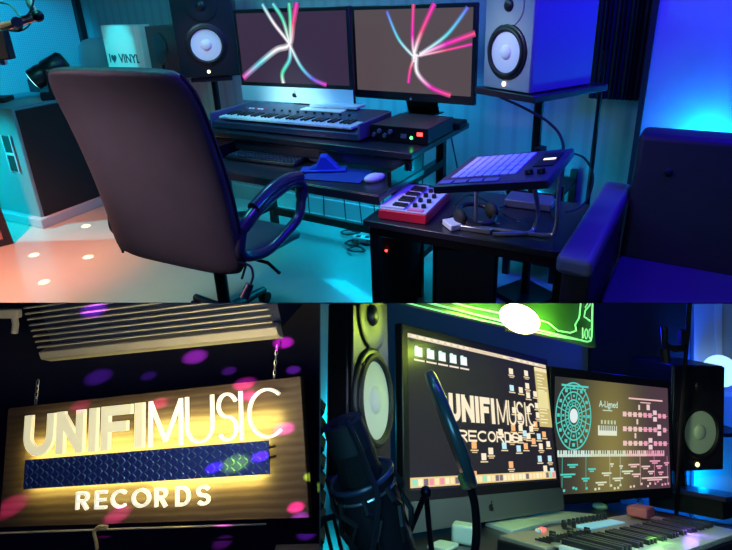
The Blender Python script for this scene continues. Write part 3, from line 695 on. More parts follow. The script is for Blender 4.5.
# mic arm top left
wa = thing('boom_arm', 'copper-coloured boom arm reaching in at the top left corner', 'boom arm', I4)
MB().tube([W(-25, 34, 2.4), W(18, 23, 2.4), W(37, 16, 2.4)], [.02, .018, .017], 10).build('arm_tube', mat('copper_tube', (.55, .28, .2), .35, .6), wa)
MB().tube([W(39, 18, 2.4), W(30, 4, 2.4), W(26, -12, 2.4)], .014, 10).build('upper_tube', SILV, wa)
MB().cyl(W(17, 22, 2.36), W(17, 27, 2.44), .022).build('collar', BLKMET, wa); MB().ell((0, 0, 0), (.024, .024, .024), Matrix.Translation(W(38, 16, 2.4))).build('joint', BLKMET, wa)
pB = thing('hanging_pack', 'black box hanging under the boom arm at the left edge', 'box', Matrix.Translation(W(-1, 45, 2.4)))
MB().box((0, 0, 0), (.09, .05, .12)).build('case', BLKM, pB, bev=.005); MB().box((.0, 0, -.072), (.02, .02, .02)).build('plug', SILV, pB)
cable([W(-20, 2, 2.38), W(8, 4, 2.38), W(20, 16, 2.38), W(30, 12, 2.38), W(36, -12, 2.38)], .004, 'thin cable drooping over the boom arm')
cable([W(6, 30, 2.42), W(20, 31, 2.42), W(30, 24, 2.42), W(32, 10, 2.42)], .003, 'thin cable looping beneath the boom arm')
# ---- armchair ----------------------------------------------------------------------
mA = Matrix.Translation((1.04, 2.294, 0))@Rz(YD)
ac = thing('armchair', 'dark padded armchair at the right edge with a blue-lit arm', 'armchair', mA)
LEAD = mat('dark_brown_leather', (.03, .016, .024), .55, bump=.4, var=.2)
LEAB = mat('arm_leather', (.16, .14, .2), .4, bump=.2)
MB().add([(.115, -.20, .36), (.84, -.20, .36), (.84, .04, .36), (.115, .04, .36), (.115, -.10, .955), (.84, -.10, .955), (.84, .06, .955), (.115, .06, .955)],
         [(3, 2, 1, 0), (4, 5, 6, 7), (0, 1, 5, 4), (1, 2, 6, 5), (2, 3, 7, 6), (3, 0, 4, 7)]).build('backrest', LEAD, ac, bev=.025, seg=4)
for i in range(3): MB().ell((.24+i*.24, -.128, .82), (.016, .01, .016)).build('button', BLKM, ac)
for x_ in (.055, .9):
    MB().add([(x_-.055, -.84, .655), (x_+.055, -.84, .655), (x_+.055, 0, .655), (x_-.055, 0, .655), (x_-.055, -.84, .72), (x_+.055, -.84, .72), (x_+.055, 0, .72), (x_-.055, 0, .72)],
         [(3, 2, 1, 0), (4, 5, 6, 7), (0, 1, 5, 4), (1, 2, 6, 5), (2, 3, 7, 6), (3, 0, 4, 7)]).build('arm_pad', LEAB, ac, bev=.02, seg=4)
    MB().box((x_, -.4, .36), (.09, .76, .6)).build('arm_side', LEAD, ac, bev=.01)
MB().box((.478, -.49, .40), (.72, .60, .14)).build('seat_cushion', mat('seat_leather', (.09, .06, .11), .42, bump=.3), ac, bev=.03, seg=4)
MB().box((.478, -.45, .22), (.72, .6, .2)).build('seat_base', LEAD, ac, bev=.01)
for x_ in (.06, .9):
    for ty in (-.72, -.06): MB().cyl((x_, ty, 0), (x_, ty, .07), .02).build('leg', BLKM, ac)
LN = Vector(F*CU+(303.4-PY)*_f).normalized()      # the sloping cut between the upper and the lower rooms
def clip_tree(root, sign=1, LN=LN):
    """cut a thing where the sloping partition runs; sign 1 keeps what is below, -1 what is above"""
    bpy.context.view_layer.update(); kids = {}
    for c in bpy.data.objects: kids.setdefault(c.parent, []).append(c)
    c0 = Vector(C0); dead = set()
    def rec(o, Mp):
        Mw = Mp@o.matrix_basis
        for c in kids.get(o, []): rec(c, Mw)
        if o.type == 'MESH':
            if any((Mw@v.co-c0).dot(LN)*sign > 0 for v in o.data.vertices):
                bm = bmesh.new(); bm.from_mesh(o.data); mi = Mw.inverted()
                bmesh.ops.bisect_plane(bm, geom=bm.verts[:]+bm.edges[:]+bm.faces[:], plane_co=mi@c0, plane_no=(Mw.to_3x3().transposed()@LN)*sign, clear_outer=True)
                bmesh.ops.holes_fill(bm, edges=[e for e in bm.edges if e.is_boundary], sides=0)
                if not bm.faces: bm.free(); dead.add(o.name); return
                if o.data.users > 1: o.data = o.data.copy()
                bm.to_mesh(o.data); bm.free()
                if any(p.use_smooth for p in o.data.polygons): o.data.set_sharp_from_angle(angle=math.radians(40))
    rec(root, I4)
    for n_ in dead:
        if n_ in bpy.data.objects: bpy.data.objects.remove(bpy.data.objects[n_])
for o in [o for o in bpy.data.objects if o.parent is None and o.get('category')]: clip_tree(o, -1)
# =====================================================================================
#  LOWER ROOMS : built with their own upright, tilted to the camera as a whole
# =====================================================================================
def lid(M):
    mi = M.inverted(); return (mi@Vector(C0), (M.to_3x3().transposed()@LN))
def base(x, y, Z, yaw=0, pitch=0, roll=0):
    m = Matrix.Identity(4)
    for i in range(3):
        for j in range(3): m[i][j] = CB[i][j]
    return Matrix.Translation(W(x, y, Z))@m@Rz(yaw)@Rx(pitch)@Ry(roll)
dkw = mat('dark_partition', (.01, .01, .014), .9)
def wedge(name, q, m=dkw): return struct(MB().hexa(q).build(name, m, smooth=False))
wedge('light_block_lid', [W(-700, 303.4, 1.0), W(1500, 303.4, 1.0), W(1500, 303.4, 4.2), W(-700, 303.4, 4.2), W(-700, 302.6, 1.0), W(1500, 302.6, 1.0), W(1500, 302.6, 4.2), W(-700, 302.6, 4.2)])  # added lid, edge-on to the camera, blocks upper-room light from the lower rooms
wedge('light_block_divider', [W(319.6, 1400, .55), W(320.4, 1400, .55), W(320.4, 1400, 3.4), W(319.6, 1400, 3.4), W(319.6, 303, .55), W(320.4, 303, .55), W(320.4, 303, 3.4), W(319.6, 303, 3.4)])  # added divider, edge-on to the camera, keeps light of both lower rooms apart
nav = mat('navy_wall', (.03, .03, .06), .7, var=.2, vscale=2)
wedge('wall_sign', [W(-500, 303, 2.5), W(319.6, 303, 2.5), W(319.6, 303, 2.6), W(-500, 303, 2.6), W(-500, 900, 2.5), W(319.6, 900, 2.5), W(319.6, 900, 2.6), W(-500, 900, 2.6)], nav)
deepb = mat('deep_blue_wall', (.22, .24, .4), .7, var=.15, vscale=2)
wedge('wall_screens', [W(320.4, 303, 3.1), W(1300, 303, 3.1), W(1300, 303, 3.2), W(320.4, 303, 3.2), W(320.4, 1000, 3.1), W(1300, 1000, 3.1), W(1300, 1000, 3.2), W(320.4, 1000, 3.2)], deepb)
# ---- SIGN --------------------------------------------------------------------------
bwid, bht = .95, .43
mS, sS, rS = fit([(-bwid/2, 0, bht/2), (bwid/2, 0, bht/2), (bwid/2, 0, -bht/2), (-bwid/2, 0, -bht/2)], [(5, 409), (306, 375), (304, 518), (2, 528)], W(155, 450, 1.7), free=(1, 0, 1), prior=3)
bwid *= sS[0]; bht *= sS[2]; print('board', sS, rS.tolist())
sg = thing('wooden_sign', 'backlit wooden sign reading UNIFIMUSIC RECORDS with a blue diamond-plate band', 'sign', mS)
bwood = wavemat('dark_stained_board', (.10, .066, .045), (.08, .05, .034), 'Z', 14, .5, 1.6, .1)
MB().box((0, .012, 0), (bwid, .024, bht)).build('board', bwood, sg, bev=.002)
def sp(x, y, off=0): return onplane(mS, x, y, off)
LETW = mat('lit_cream_letter', (.9, .85, .6), .4, emit=(1, .92, .55), es=.6)
LETM = mat('lit_thin_letter', (.95, .93, .8), .4, emit=(1, .95, .72), es=.78)
LETR = mat('lit_small_letter', (.95, .93, .8), .4, emit=(1, .95, .72), es=.75)
def arc(cx_, cy_, rx, ry, a0, a1, n=14): return [(cx_+rx*math.cos(math.radians(a0+(a1-a0)*i/n)), cy_+ry*math.sin(math.radians(a0+(a1-a0)*i/n))) for i in range(n+1)]
def glyph(ch, w, h, t):
    """strokes (pts, closed) in a w x h box for stroke thickness t"""
    a = t/2; x0, x1, y0, y1 = a, w-a, a, h-a; cx_, cy_ = w/2, h/2; rx, ry = (x1-x0)/2, (y1-y0)/2
    if ch == 'U': return [([(x0, h), (x0, a+rx)]+arc(cx_, a+rx, rx, rx, 180, 360)+[(x1, a+rx), (x1, h)], 0)]
    if ch == 'N': return [([(x0, 0), (x0, h)], 0), ([(x1, 0), (x1, h)], 0), ([(x0, h-a*.9), (x1, a*.9)], 0)]
    if ch == 'I': return [([(cx_, 0), (cx_, h)], 0)]
    if ch == 'F': return [([(x0, 0), (x0, h)], 0), ([(x0+a, y1), (w, y1)], 0), ([(x0+a, h*.52), (w*.86, h*.52)], 0)]
    if ch == 'M': return [([(x0, 0), (x0, h)], 0), ([(x1, 0), (x1, h)], 0), ([(x0, h-a), (cx_, h*.1)], 0), ([(x1, h-a), (cx_, h*.1)], 0)]
    if ch == 'S':
        r2 = ry/2
        return [([(x1, h-a-r2*.7)]+arc(cx_, y1-r2, rx, r2, 30, 180, 10)+arc(cx_, y1-r2, rx, r2, 190, 270, 6)[:-1]+arc(cx_, y0+r2, rx, r2, 90, 0, 7)+arc(cx_, y0+r2, rx, r2, -10, -150, 10), 0)]
    if ch == 'C': return [(arc(cx_+rx*.12, cy_, rx*1.12, ry, 48, 312, 24), 0)]
    if ch == 'R': return [([(x0, 0), (x0, h)], 0), ([(x0+a, y1), (cx_, y1)]+arc(cx_, y1-ry*.52, rx, ry*.52, 90, -90, 10)+[(x0+a, y1-ry*1.04)], 0), ([(cx_-a*.3, h*.47), (x1, 0)], 0)]
    if ch == 'E': return [([(x0, 0), (x0, h)], 0), ([(x0+a, y1), (w, y1)], 0), ([(x0+a, cy_), (w*.9, cy_)], 0), ([(x0+a, y0), (w, y0)], 0)]
    if ch == 'O': return [(arc(cx_, cy_, rx, ry, 0, 345, 23), 1)]
    if ch == 'D': return [([(x0, y0), (x0, y1), (cx_*.9, y1)]+arc(cx_*.9, cy_, x1-cx_*.9, ry, 80, -80, 12)+[(cx_*.9, y0)], 1)]
def letter(ch, xa, xb, base_y0, top, t, m, zoff, dep):
    # px boundaries at (x, baseline y, top y)
    zf = zoff+dep; ax, az = sp(xa, base_y0(xa), zf); bx, bz = sp(xb, base_y0(xb), zf); tx, tz = sp((xa+xb)/2, top((xa+xb)/2), zf); cz_ = (az+bz)/2
    w_, h_ = bx-ax, tz-cz_; ang = math.atan2(bz-az, bx-ax)
    mb = MB(); Mx = T(ax, -zoff, az)@Ry(-ang)@FRONT
    for q_, (pts, cl) in enumerate(glyph(ch, w_, h_, t*h_)): mb.ribbon(pts, t*h_, 0, dep+.0004*q_, Mx, closed=bool(cl))
    o = mb.build('letter', m, sg, smooth=False); o['label'] = 'raised letter '+ch; return o
bl = lambda x: 457-(x-25)*(457-437.5)/(283-25); tl = lambda x: 416-(x-25)*(416-387)/(275-25)
for ch_, xa, xb in [('U', 22, 52), ('N', 55, 82), ('I', 86, 97), ('F', 100, 130), ('I', 132, 144)]: letter(ch_, xa, xb, bl, tl, .225, LETW, .03, .014)
for ch_, xa, xb in [('M', 148, 181), ('U', 185, 213), ('S', 217, 237), ('I', 239, 243), ('C', 248, 284)]: letter(ch_, xa, xb, bl, tl, .058, LETM, .03, .012)
bl2 = lambda x: 510-(x-75)*.033; tl2 = lambda x: 492.5-(x-75)*.056
for ch_, xa, xb in [('R', 75, 87), ('E', 94, 105), ('C', 110, 126), ('O', 131, 149), ('R', 154, 166), ('D', 175, 189), ('S', 196, 209)]: letter(ch_, xa, xb, bl2, tl2, .155, LETR, .022, .01)
# band of diamond plate
q = [sp(24, 460, .036), sp(269, 440.5, .036), sp(269, 474, .036), sp(24, 489.5, .036)]
bc = (sum(a[0] for a in q)/4, sum(a[1] for a in q)/4); bL = ((q[1][0]-q[0][0])+(q[2][0]-q[3][0]))/2; bH = ((q[0][1]-q[3][1])+(q[1][1]-q[2][1]))/2; ba = math.atan2(q[1][1]-q[0][1]+q[2][1]-q[3][1], 2*bL)
mb = MB(); Mx = T(bc[0], -.034, bc[1])@Ry(-ba)
mb.box((0, 0, 0), (bL, .004, bH), Mx)
nx, nz = 42, 7
for i in range(nx):
    for j in range(nz):
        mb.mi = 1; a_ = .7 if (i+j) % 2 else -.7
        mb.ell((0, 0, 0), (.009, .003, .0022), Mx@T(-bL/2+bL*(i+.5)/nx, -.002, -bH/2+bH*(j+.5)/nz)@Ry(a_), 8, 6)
mb.build('diamond_plate_band', [mat('blue_diamond_plate', (.03, .06, .4), .4, .4), mat('plate_ridge_highlight', (.12, .3, .6), .25, .6)], sg)  # raised ridges get a lighter metal, their highlight painted into the colour
for x_, z_ in ((-bL/2+.01, 0), (bL/2-.0, 0), (bL/2-.0, bH*.3)): MB().cyl((bc[0]+x_, -.034, bc[1]+z_), (bc[0]+x_, 0, bc[1]+z_), .004, n=10).build('standoff', BLKMET, sg)
# LED strips of the sign (real lamps behind letters and band)
def strip(xa, ya, xb, yb, off, wd, power, col=(1, .86, .2)):
    a, b = sp(xa, ya), sp(xb, yb); pa, pb = mS@Vector((a[0], -off, a[1])), mS@Vector((b[0], -off, b[1]))
    d = bpy.data.lights.new('led_strip', 'AREA'); d.shape = 'RECTANGLE'; d.size = (pb-pa).length; d.size_y = wd; d.energy = power; d.color = col
    o = bpy.data.objects.new('led_strip', d); COL.objects.link(o)
    ang = math.atan2(b[1]-a[1], b[0]-a[0]); o.matrix_world = Matrix.Translation((pa+pb)/2)@mS.to_3x3().to_4x4()@Ry(-ang)@Rx(math.radians(90)); return o
strip(28, 446, 140, 438, .027, .03, .55); strip(150, 432, 280, 420, .027, .05, 1.1)
strip(30, 460, 266, 442, .03, .03, 2.0); strip(30, 487, 266, 473, .03, .03, 1.7); strip(150, 486, 262, 478, .02, .02, .35)
strip(80, 501, 206, 496, .019, .02, .12)
# chain
def chain(x0, y0, x1, y1, Z, n, label):
    a, b = W(x0, y0, Z), W(x1, y1, Z); mb = MB(); d = (b-a); L = d.length/n*.62
    rot = d.to_track_quat('X', 'Z').to_matrix().to_4x4()
    for i in range(n): mb.tube([(L*math.cos(t_), L*.42*math.sin(t_), 0) for t_ in [2*PI*k/14 for k in range(14)]], L*.12, 6, Matrix.Translation(a+d*(i+.5)/n)@rot@Rx(0 if i % 2 else PI/2), closed=True)
    tag(mb.build('hanging_chain', SILV), label, 'chain')
zs = (mS.translation-Vector(C0)).dot(Vector(_f))
pR = mS@Vector((*[sp(275, 378)[0]], .02, sp(275, 378)[1])); zR = (pR-Vector(C0)).dot(Vector(_f)); pLl = mS@Vector((sp(36, 407)[0], .02, sp(36, 407)[1])); zL = (pLl-Vector(C0)).dot(Vector(_f))
chain(277, 345, 274, 380, zR, 7, 'silver chain holding the right end of the wooden sign'); chain(38, 380, 35, 409, zL, 5, 'silver chain holding the left end of the wooden sign')
# vent unit
vw, vh = .8, .22
mV, sVv, rV = fit([(-vw/2, 0, 0), (vw/2, 0, 0), (vw/2, 0, vh), (-vw/2, 0, vh)], [(42, 357), (277, 334), (263, 268), (21, 303)], W(160, 330, 2.0), w0=(-.3, 0, 0), free=(1, 0, 1), prior=3)
vw *= sVv[0]; vh *= sVv[2]; print('vent', sVv, rV.tolist())
vt = thing('ventilation_grille', 'cream slatted vent unit hanging above the wooden sign', 'vent', mV)
slM = mat('cream_slat', (.75, .68, .48), .5)
MB().box((0, .14, vh/2), (vw*.985, .18, vh)).build('housing', mat('dark_blue_housing', (.04, .06, .12), .5), vt, clip=lid(mV))
MB().add([(-vw/2, -.005, -.004), (vw/2, -.005, -.004), (vw/2, .03, -.03), (-vw/2, .03, -.03), (-vw/2, -.005, .022), (vw/2, -.005, .022), (vw/2, .03, .022), (-vw/2, .03, .022)],
         [(3, 2, 1, 0), (4, 5, 6, 7), (0, 1, 5, 4), (1, 2, 6, 5), (2, 3, 7, 6), (3, 0, 4, 7)]).build('bottom_lip', slM, vt, bev=.003)
ns = 10
for i in range(1, ns+1):
    MB().box((0, 0, 0), (vw*.985, .010, .0045), T(0, -.004, .02+vh*i/ns)).build('slat', slM, vt, smooth=False, clip=lid(mV))
# rod and hook under the sign
rd = tag(MB().tube([W(-10, 533.5, 1.62), W(120, 529, 1.62), W(266, 524, 1.62)], .0028, 8).build('rod', mat('pale_rod', (.6, .55, .45), .4, .5)), 'thin pale rod running just below the wooden sign', 'rod')
tag(MB().tube(spline([W(108, 527, 1.6), W(99, 527, 1.6), W(94, 532, 1.6), W(96, 541, 1.6), W(97, 549, 1.6)]), .005, 8).build('hook', mat('brass_hook', (.7, .6, .35), .35, .7)), 'curved pale hook hung on the rod under the sign', 'hook')
tag(MB().box((0, 0, 0), (.19, .03, .01), base(305, 548, 1.8, 0, 0, -.03)).build('ledge', mat('pale_rod', (.6, .55, .45), .4)), 'pale ledge end at the bottom right below the sign', 'ledge')
br = thing('wall_bracket', 'small pale bracket at the top left, beside the vent', 'bracket', base(14, 315, 1.9))
MB().box((-.02, 0, .005), (.08, .03, .03)).build('plate', slM, br, bev=.004); MB().tube([(.0, 0, 0), (.012, -.01, -.03), (.008, -.01, -.06)], .011, 8).build('hook', slM, br)
# =====================================================================================
#  LOWER RIGHT : the screens close up
# =====================================================================================
w3 = .65
m3, s3_, r3 = fit([(-w3/2, 0, .258), (w3/2, 0, .258), (w3/2, 0, -.258), (-w3/2, 0, -.258)], [(394, 322), (556, 359), (556, 511), (411, 534)], W(480, 430, 1.5), w0=(0, 0, .3), free=(1, 0, 0), prior=3)
print('im3', s3_, r3.tolist())
w3 *= s3_[0]; H3 = .516; ch3 = H3*.135; bz = .02
im = thing('computer_monitor', 'large all-in-one screen showing UNIFIMUSIC RECORDS, in the lower right picture', 'monitor', m3)
MB().box((0, .013, 0), (w3, .026, H3)).build('casing', BLK, im, bev=.004)
cp = MB().box((0, -.0015, -H3/2+ch3/2), (w3, .004, ch3)).build('chin_panel', ALUD, im, bev=.001)
MB().box((0, .07, -H3/2+.045), (.2, .08, .07)).build('stand', ALUD, im, bev=.004)
lg = MB(); lx, lz = onplane(m3, 490, 505); apple(lg, lx, -H3/2+ch3*.5, ch3*.4, -.0035); lg.build('logo', BLK, cp, smooth=False)
PIC3 = picmat('desktop_picture', 1.0)
sw, sh = w3-.05, H3-ch3-.05; sx0, sz1 = -sw/2, H3/2-.025
mb = MB(); mb.usecol = True
def R3(u0, v0, u1, v1, col, d=.0012):   # rect in screen u,v (v down)
    mb.color = col; mb.box((sx0+sw*(u0+u1)/2, -d, sz1-sh*(v0+v1)/2), (sw*abs(u1-u0), .0004, sh*abs(v1-v0)))
R3(0, 0, 1, 1, (.016, .012, .022), 0)
R3(0, 0, 1, .03, (.8, .65, .45))
for i in range(9): R3(.02+i*.04, .006, .045+i*.04, .02, (1, .85, .75), .0018)
for i in range(6): R3(.62+i*.055, .008, .65+i*.055, .02, (.35, .25, .6) if i == 1 else (1, .9, .75), .0018)
for i in range(5):
    u = .035+i*.068; R3(u, .085, u+.042, .15, (.75, .95, .95)); R3(u-.004, .17, u+.054, .182, (.9, .75, .65)); R3(u+.004, .078, u+.02, .087, (.75, .95, .95)); R3(u+.004, .1, u+.038, .146, (1, 1, 1), .0018)
rnd = random.Random(3)
def icon(u, v, c=(1, .85, .6)):
    R3(u, v, u+.032, v+.048, c); R3(u-.008, v+.055, u+.042, v+.064, (.9, .68, .4)); 
    if rnd.random() < .5: R3(u, v+.07, u+.034, v+.077, (.8, .6, .35))
for u, v in [(.66, .10), (.79, .09), (.655, .24), (.73, .245), (.79, .2), (.79, .28), (.855, .26), (.86, .36), (.86, .44), (.78, .4), (.66, .42), (.7, .47), (.83, .52), (.73, .6), (.54, .6), (.62, .64), (.69, .64), (.76, .62), (.8, .66), (.85, .62), (.9, .6), (.93, .68), (.86, .7), (.35, .7), (.46, .74), (.41, .78), (.56, .7), (.67, .72), (.73, .7), (.6, .84), (.84, .8), (.93, .8), (.88, .88), (.94, .9), (.34, .9), (.79, .56), (.7, .56), (.64, .56)]:
    icon(u, v, (.55, .85, .95) if rnd.random() < .2 else (1, .86, .62) if rnd.random() < .85 else (1, .5, .2))
R3(.885, .04, 1, .56, (.62, .5, .2)); R3(.885, .04, 1, .075, (.95, .8, .45), .0016)
for i in range(16): R3(.9, .1+i*.028, .9+.03+.06*rnd.random(), .108+i*.028, (1, .9, .5), .0016)
R3(.895, .25, .985, .4, (.85, .75, .35), .002)
R3(0, .925, .985, .985, (.85, .62, .25))
for i in range(34):
    c = rnd.choice([(1, .8, .45)]*5+[(.95, .9, .6)]*3+[(.4, .4, .8), (.2, .15, .2), (.3, .8, .6), (.9, .3, .4)]); R3(.01+i*.0286, .935, .032+i*.0286, .975, c, .0018)
def scr_text(word, u0, u1, v0, v1, t, col):
    tot = sum({'I': .32, 'M': 1.15, 'N': 1, 'C': 1, 'S': .8}.get(c, .85) for c in word); g = .1; k = (u1-u0)/(tot+g*len(word)); u = u0; mb.color = col
    for c in word:
        wd = {'I': .32, 'M': 1.15, 'N': 1, 'C': 1, 'S': .8}.get(c, .85)*k
        for pts, cl in glyph(c, wd*sw, (v1-v0)*sh, t*(v1-v0)*sh): mb.ribbon(pts, t*(v1-v0)*sh, 0, .0006, T(sx0+u*sw, -.002, sz1-v1*sh)@FRONT, closed=bool(cl))
        u += wd+g*k
scr_text('UNIFI', .22, .53, .37, .565, .25, (1, .86, .62)); scr_text('MUSIC', .54, .86, .37, .565, .09, (1, .84, .58))
scr_text('RECORDS', .27, .70, .62, .7, .18, (1, .84, .6))
mb.build('screen', PIC3, im, smooth=False)
# second screen
w4 = .65
m4, s4_, r4 = fit([(-w4/2, 0, .245), (w4/2, 0, .245), (w4/2, 0, -.245), (-w4/2, 0, -.245)], [(549, 366), (672, 381), (672, 496), (550, 506)], W(610, 435, 2.1), w0=(0, 0, .3), free=(1, 0, 0), prior=3)
print('m4', s4_, r4.tolist())
w4 *= s4_[0]; H4 = .49
im2 = thing('computer_monitor', 'second screen with a chord wheel chart and piano strip, beside the black speaker', 'monitor', m4)
MB().box((0, .013, 0), (w4, .026, H4)).build('casing', BLK, im2, bev=.004)
MB().box((0, .05, -H4/2+.03), (.16, .03, .10)).build('stand_neck', BLK, im2, bev=.003)
sw, sh = w4-.05, H4-.07; sx0, sz1 = -sw/2, H4/2-.035
mb = MB(); mb.usecol = True
nu, nv = 24, 16
def bg4(u, v):
    y = math.exp(-((u-.45)/.22)**2)*(.6+.4*math.sin(v*2.6)); p = math.exp(-((u-.98)/.3)**2); return (.035+.25*y+.05*p, .035+.2*y+.01*p, .035+.035*y+.03*p)
for i in range(nu):
    for j in range(nv):
        u0, u1, v0, v1 = i/nu, (i+1)/nu, j/nv, (j+1)/nv
        mb.add([(sx0+sw*u, -.0003, sz1-sh*v) for u, v in ((u0, v0), (u1, v0), (u1, v1), (u0, v1))], [(0, 1, 2, 3)], None, [bg4(u, v) for u, v in ((u0, v0), (u1, v0), (u1, v1), (u0, v1))])
TE = (.1, .75, .62)
def grad(u): return TE if u < .27 else (.8, .85, .6) if u < .6 else (1, .65, .6) if u < .8 else (1, .4, .55)
wcx, wcz, wr = sx0+sw*.145, sz1-sh*.335, sw*.135
mb.color = TE
M4 = T(wcx, -.001, wcz)@FRONT
ky4 = 1.15
for rr in (1, .72, .48, .3): mb.ribbon(arc(0, 0, wr*rr, wr*rr*ky4, 0, 352, 44), wr*.05, 0, .0005, M4, closed=True)
for k in range(12):
    a = 2*PI*(k+.5)/12; mb.ribbon([(wr*.3*math.cos(a), wr*.3*ky4*math.sin(a)), (wr*math.cos(a), wr*ky4*math.sin(a))], wr*.035, 0, .0005, M4)
    a = 2*PI*k/12
    for rr, z in ((.86, .07), (.6, .05), (.39, .03)): mb.ribbon([(wr*(rr)*math.cos(a)-wr*z, wr*rr*ky4*math.sin(a)), (wr*rr*math.cos(a)+wr*z, wr*rr*ky4*math.sin(a))], wr*z*1.6, 0, .0005, M4)
mb.color = (.9, 1, 1); mb.ribbon(arc(0, 0, wr*.11, wr*.11*ky4, 0, 345, 20), wr*.24, 0, .0006, M4, closed=True)
R3(.05, .06, .26, .078, TE); R3(.07, .09, .24, .1, TE)
textmesh(mb, 'A-Ligned', sw*.045, T(sx0+sw*.43, -.001, sz1-sh*.24)@FRONT, .0005, .0004, col=(.6, .85, .7)); R3(.38, .265, .46, .275, (.6, .8, .6))
R3(.34, .41, .5, .5, (.9, .95, .75))
for i in range(9): R3(.352+i*.0165, .41, .36+i*.0165, .455, (.06, .08, .04), .0018)
for i in range(5): R3(.365+i*.028, .36, .378+i*.028, .395, (.6, .75, .5))
R3(.61, .13, .94, .145, (1, .6, .6)); R3(.72, .165, .82, .175, (1, .6, .6))
for row, (v, ext) in enumerate([(.27, .86), (.41, .9), (.545, .81)]):
    for i in range(9):
        if abs(.565+i*.048-ext) < .025: continue
        u = .555+i*.048; R3(u, v, u+.032, v+.045, grad(u+.1)); R3(u+.032, v+.018, u+.048, v+.024, grad(u))
    for dv in (-.03, .035): R3(ext-.018, v+dv, ext+.018, v+dv+.045, (1, .7, .75))
    R3(.7-row*.02, v-.075, .715-row*.02, v-.025, (.95, .7, .6))
R3(.72+.06, .185, .81, .24, (1, .7, .65))
for k in range(48): R3(.025+k*.0192, .635, .025+k*.0192+.0168, .69, grad(k/48) if k/48 > .27 else (.75, .95, .85))
for k in range(47):
    if k % 7 not in (2, 6): R3(.038+k*.0192, .635, .046+k*.0192, .665, (.05, .06, .04), .0018)
for u in (.06, .24, .435, .525, .705, .84, .97): R3(u, .69, u+.004, .96, tuple(c*.6 for c in grad(u)))
for u, v, l_ in [(.1, .75, .08), (.26, .79, .06), (.05, .83, .11), (.21, .87, .06), (.32, .91, .09), (.44, .75, .03), (.52, .77, .03), (.37, .83, .08), (.54, .82, .1), (.46, .88, .09), (.6, .76, .1), (.63, .85, .08), (.72, .78, .08), (.8, .73, .1), (.86, .78, .06), (.78, .83, .06), (.94, .75, .05), (.88, .84, .05), (.72, .89, .26), (.86, .91, .03)]:
    R3(u, v, u+l_, v+.014, grad(u)); R3(u+l_*.2, v+.02, u+l_*.75, v+.032, grad(u))
for u in (.0, .06, .13, .15, .23, .3, .33, .43, .46, .49, .51, .6, .63, .7, .76, .78, .83, .9, .93, .96): R3(u+.01, .965-.03*(u*37 % 1), u+.025, .985-.03*(u*37 % 1), grad(u))
mb.build('screen', PICM2 if 'PICM2' in globals() else picmat('chart_picture', .85), im2, smooth=False)
# speakers
def ring_pts(): 
    return [(0, 0, .16), (.083, 0, .16), (-.083, 0, .16), (0, 0, .243), (0, 0, .077)]
mA3, _, rA3 = fit(ring_pts(), [(368.5, 400), (383.3, 402), (354, 398), (368, 360), (369, 440)], W(368, 400, 1.16), w0=Vector(CU)*1.15)
kB = 1.22
mB3, _, rB3 = fit([(a*kB, b*kB, c*kB) for a, b, c in ring_pts()+[(0, 0, .03), (.125, 0, .39), (.125, 0, 0)]], [(697, 429), (713, 430), (681, 428), (697, 409), (697, 449), (697, 460), (723, 366), (721, 471)], W(697, 429, 2.6), w0=-Vector(CU)*.2)
print('spk', rA3.tolist(), rB3.tolist())
speaker('near speaker with tall pale oval cone, left of the large screen', mA3, .215, .05, .43, BLK, mat('lilac_cone', (.72, .72, .62), .6), .083, BLK)
# cut its top below the partition
for o in list(bpy.data.objects):
    pass
speaker('small black speaker with green-lit round cone, right of the chart screen', mB3, .26*kB, .25, .40*kB, BLK, CONEG, .083*kB, BLK)
# circuit-like neon sign
nw_, nh_ = .8, .3
mN, sN, rN = fit([(-nw_/2, 0, 0), (nw_/2, 0, 0), (nw_/2, 0, nh_), (-nw_/2, 0, nh_)], [(380, 296), (592, 349), (594, 268), (378, 196)], W(490, 315, 2.2), w0=(0, 0, .3), free=(1, 0, 1), prior=3)
nw_ *= sN[0]; nh_ *= sN[2]; print('neon', sN, rN.tolist())
ne = thing('neon_panel', 'green glowing line-art panel with the number 100, above the screens', 'neon sign', mN)
MB().box((0, .01, nh_/2), (nw_, .02, nh_)).build('back_panel', mat('dark_green_panel', (.03, .12, .04), .35, var=.2), ne)
npx = lambda x, y: onplane(mN, x, y)
def ntube(pts, r=.003, m=None):
    L_ = [Vector((npx(*p)[0], -.008, npx(*p)[1])) for p in pts]
    o = MB().tube(L_, r, 8).build('neon_line', m or NEO, ne); return o
NEO = mat('neon_green', (.2, .8, .3), .4, emit=(.22, .75, .28), es=.95)
ntube([(400, 296.5), (440, 306.5), (500, 321.5), (560, 336), (585, 342), (588.5, 341), (589.5, 337), (590, 320), (590.5, 300), (591, 290)])
ntube([(400, 302), (440, 312), (500, 325), (548, 335.5), (575, 340)], .0022); ntube([(420, 296), (466, 307), (495, 313), (530, 318), (546, 323), (556, 331), (568, 333), (574, 331), (573, 325), (577, 318), (579, 300)], .0026)
ntube([(583, 308), (586, 303), (589, 300)], .002); ntube([(582, 296), (588, 299), (588, 305), (583, 311), (582, 317), (588, 321)], .0025)
for xx in (580.5,): ntube([(xx, 328), (xx, 338.5)], .0022)
for xx in (584, 588):
    o_ = MB().tube([Vector((npx(xx+1.4*math.cos(a), 334+5*math.sin(a))[0], -.008, npx(xx+1.4*math.cos(a), 334+5*math.sin(a))[1])) for a in [2*PI*k/12 for k in range(12)]], .0015, 6, closed=True).build('neon_line', NEO, ne)
clip_tree(ne)
fl = thing('work_lamp', 'blazing yellow-white lamp in front of the green panel', 'lamp', mN@T(npx(512, 320)[0], -.03, npx(512, 320)[1]))
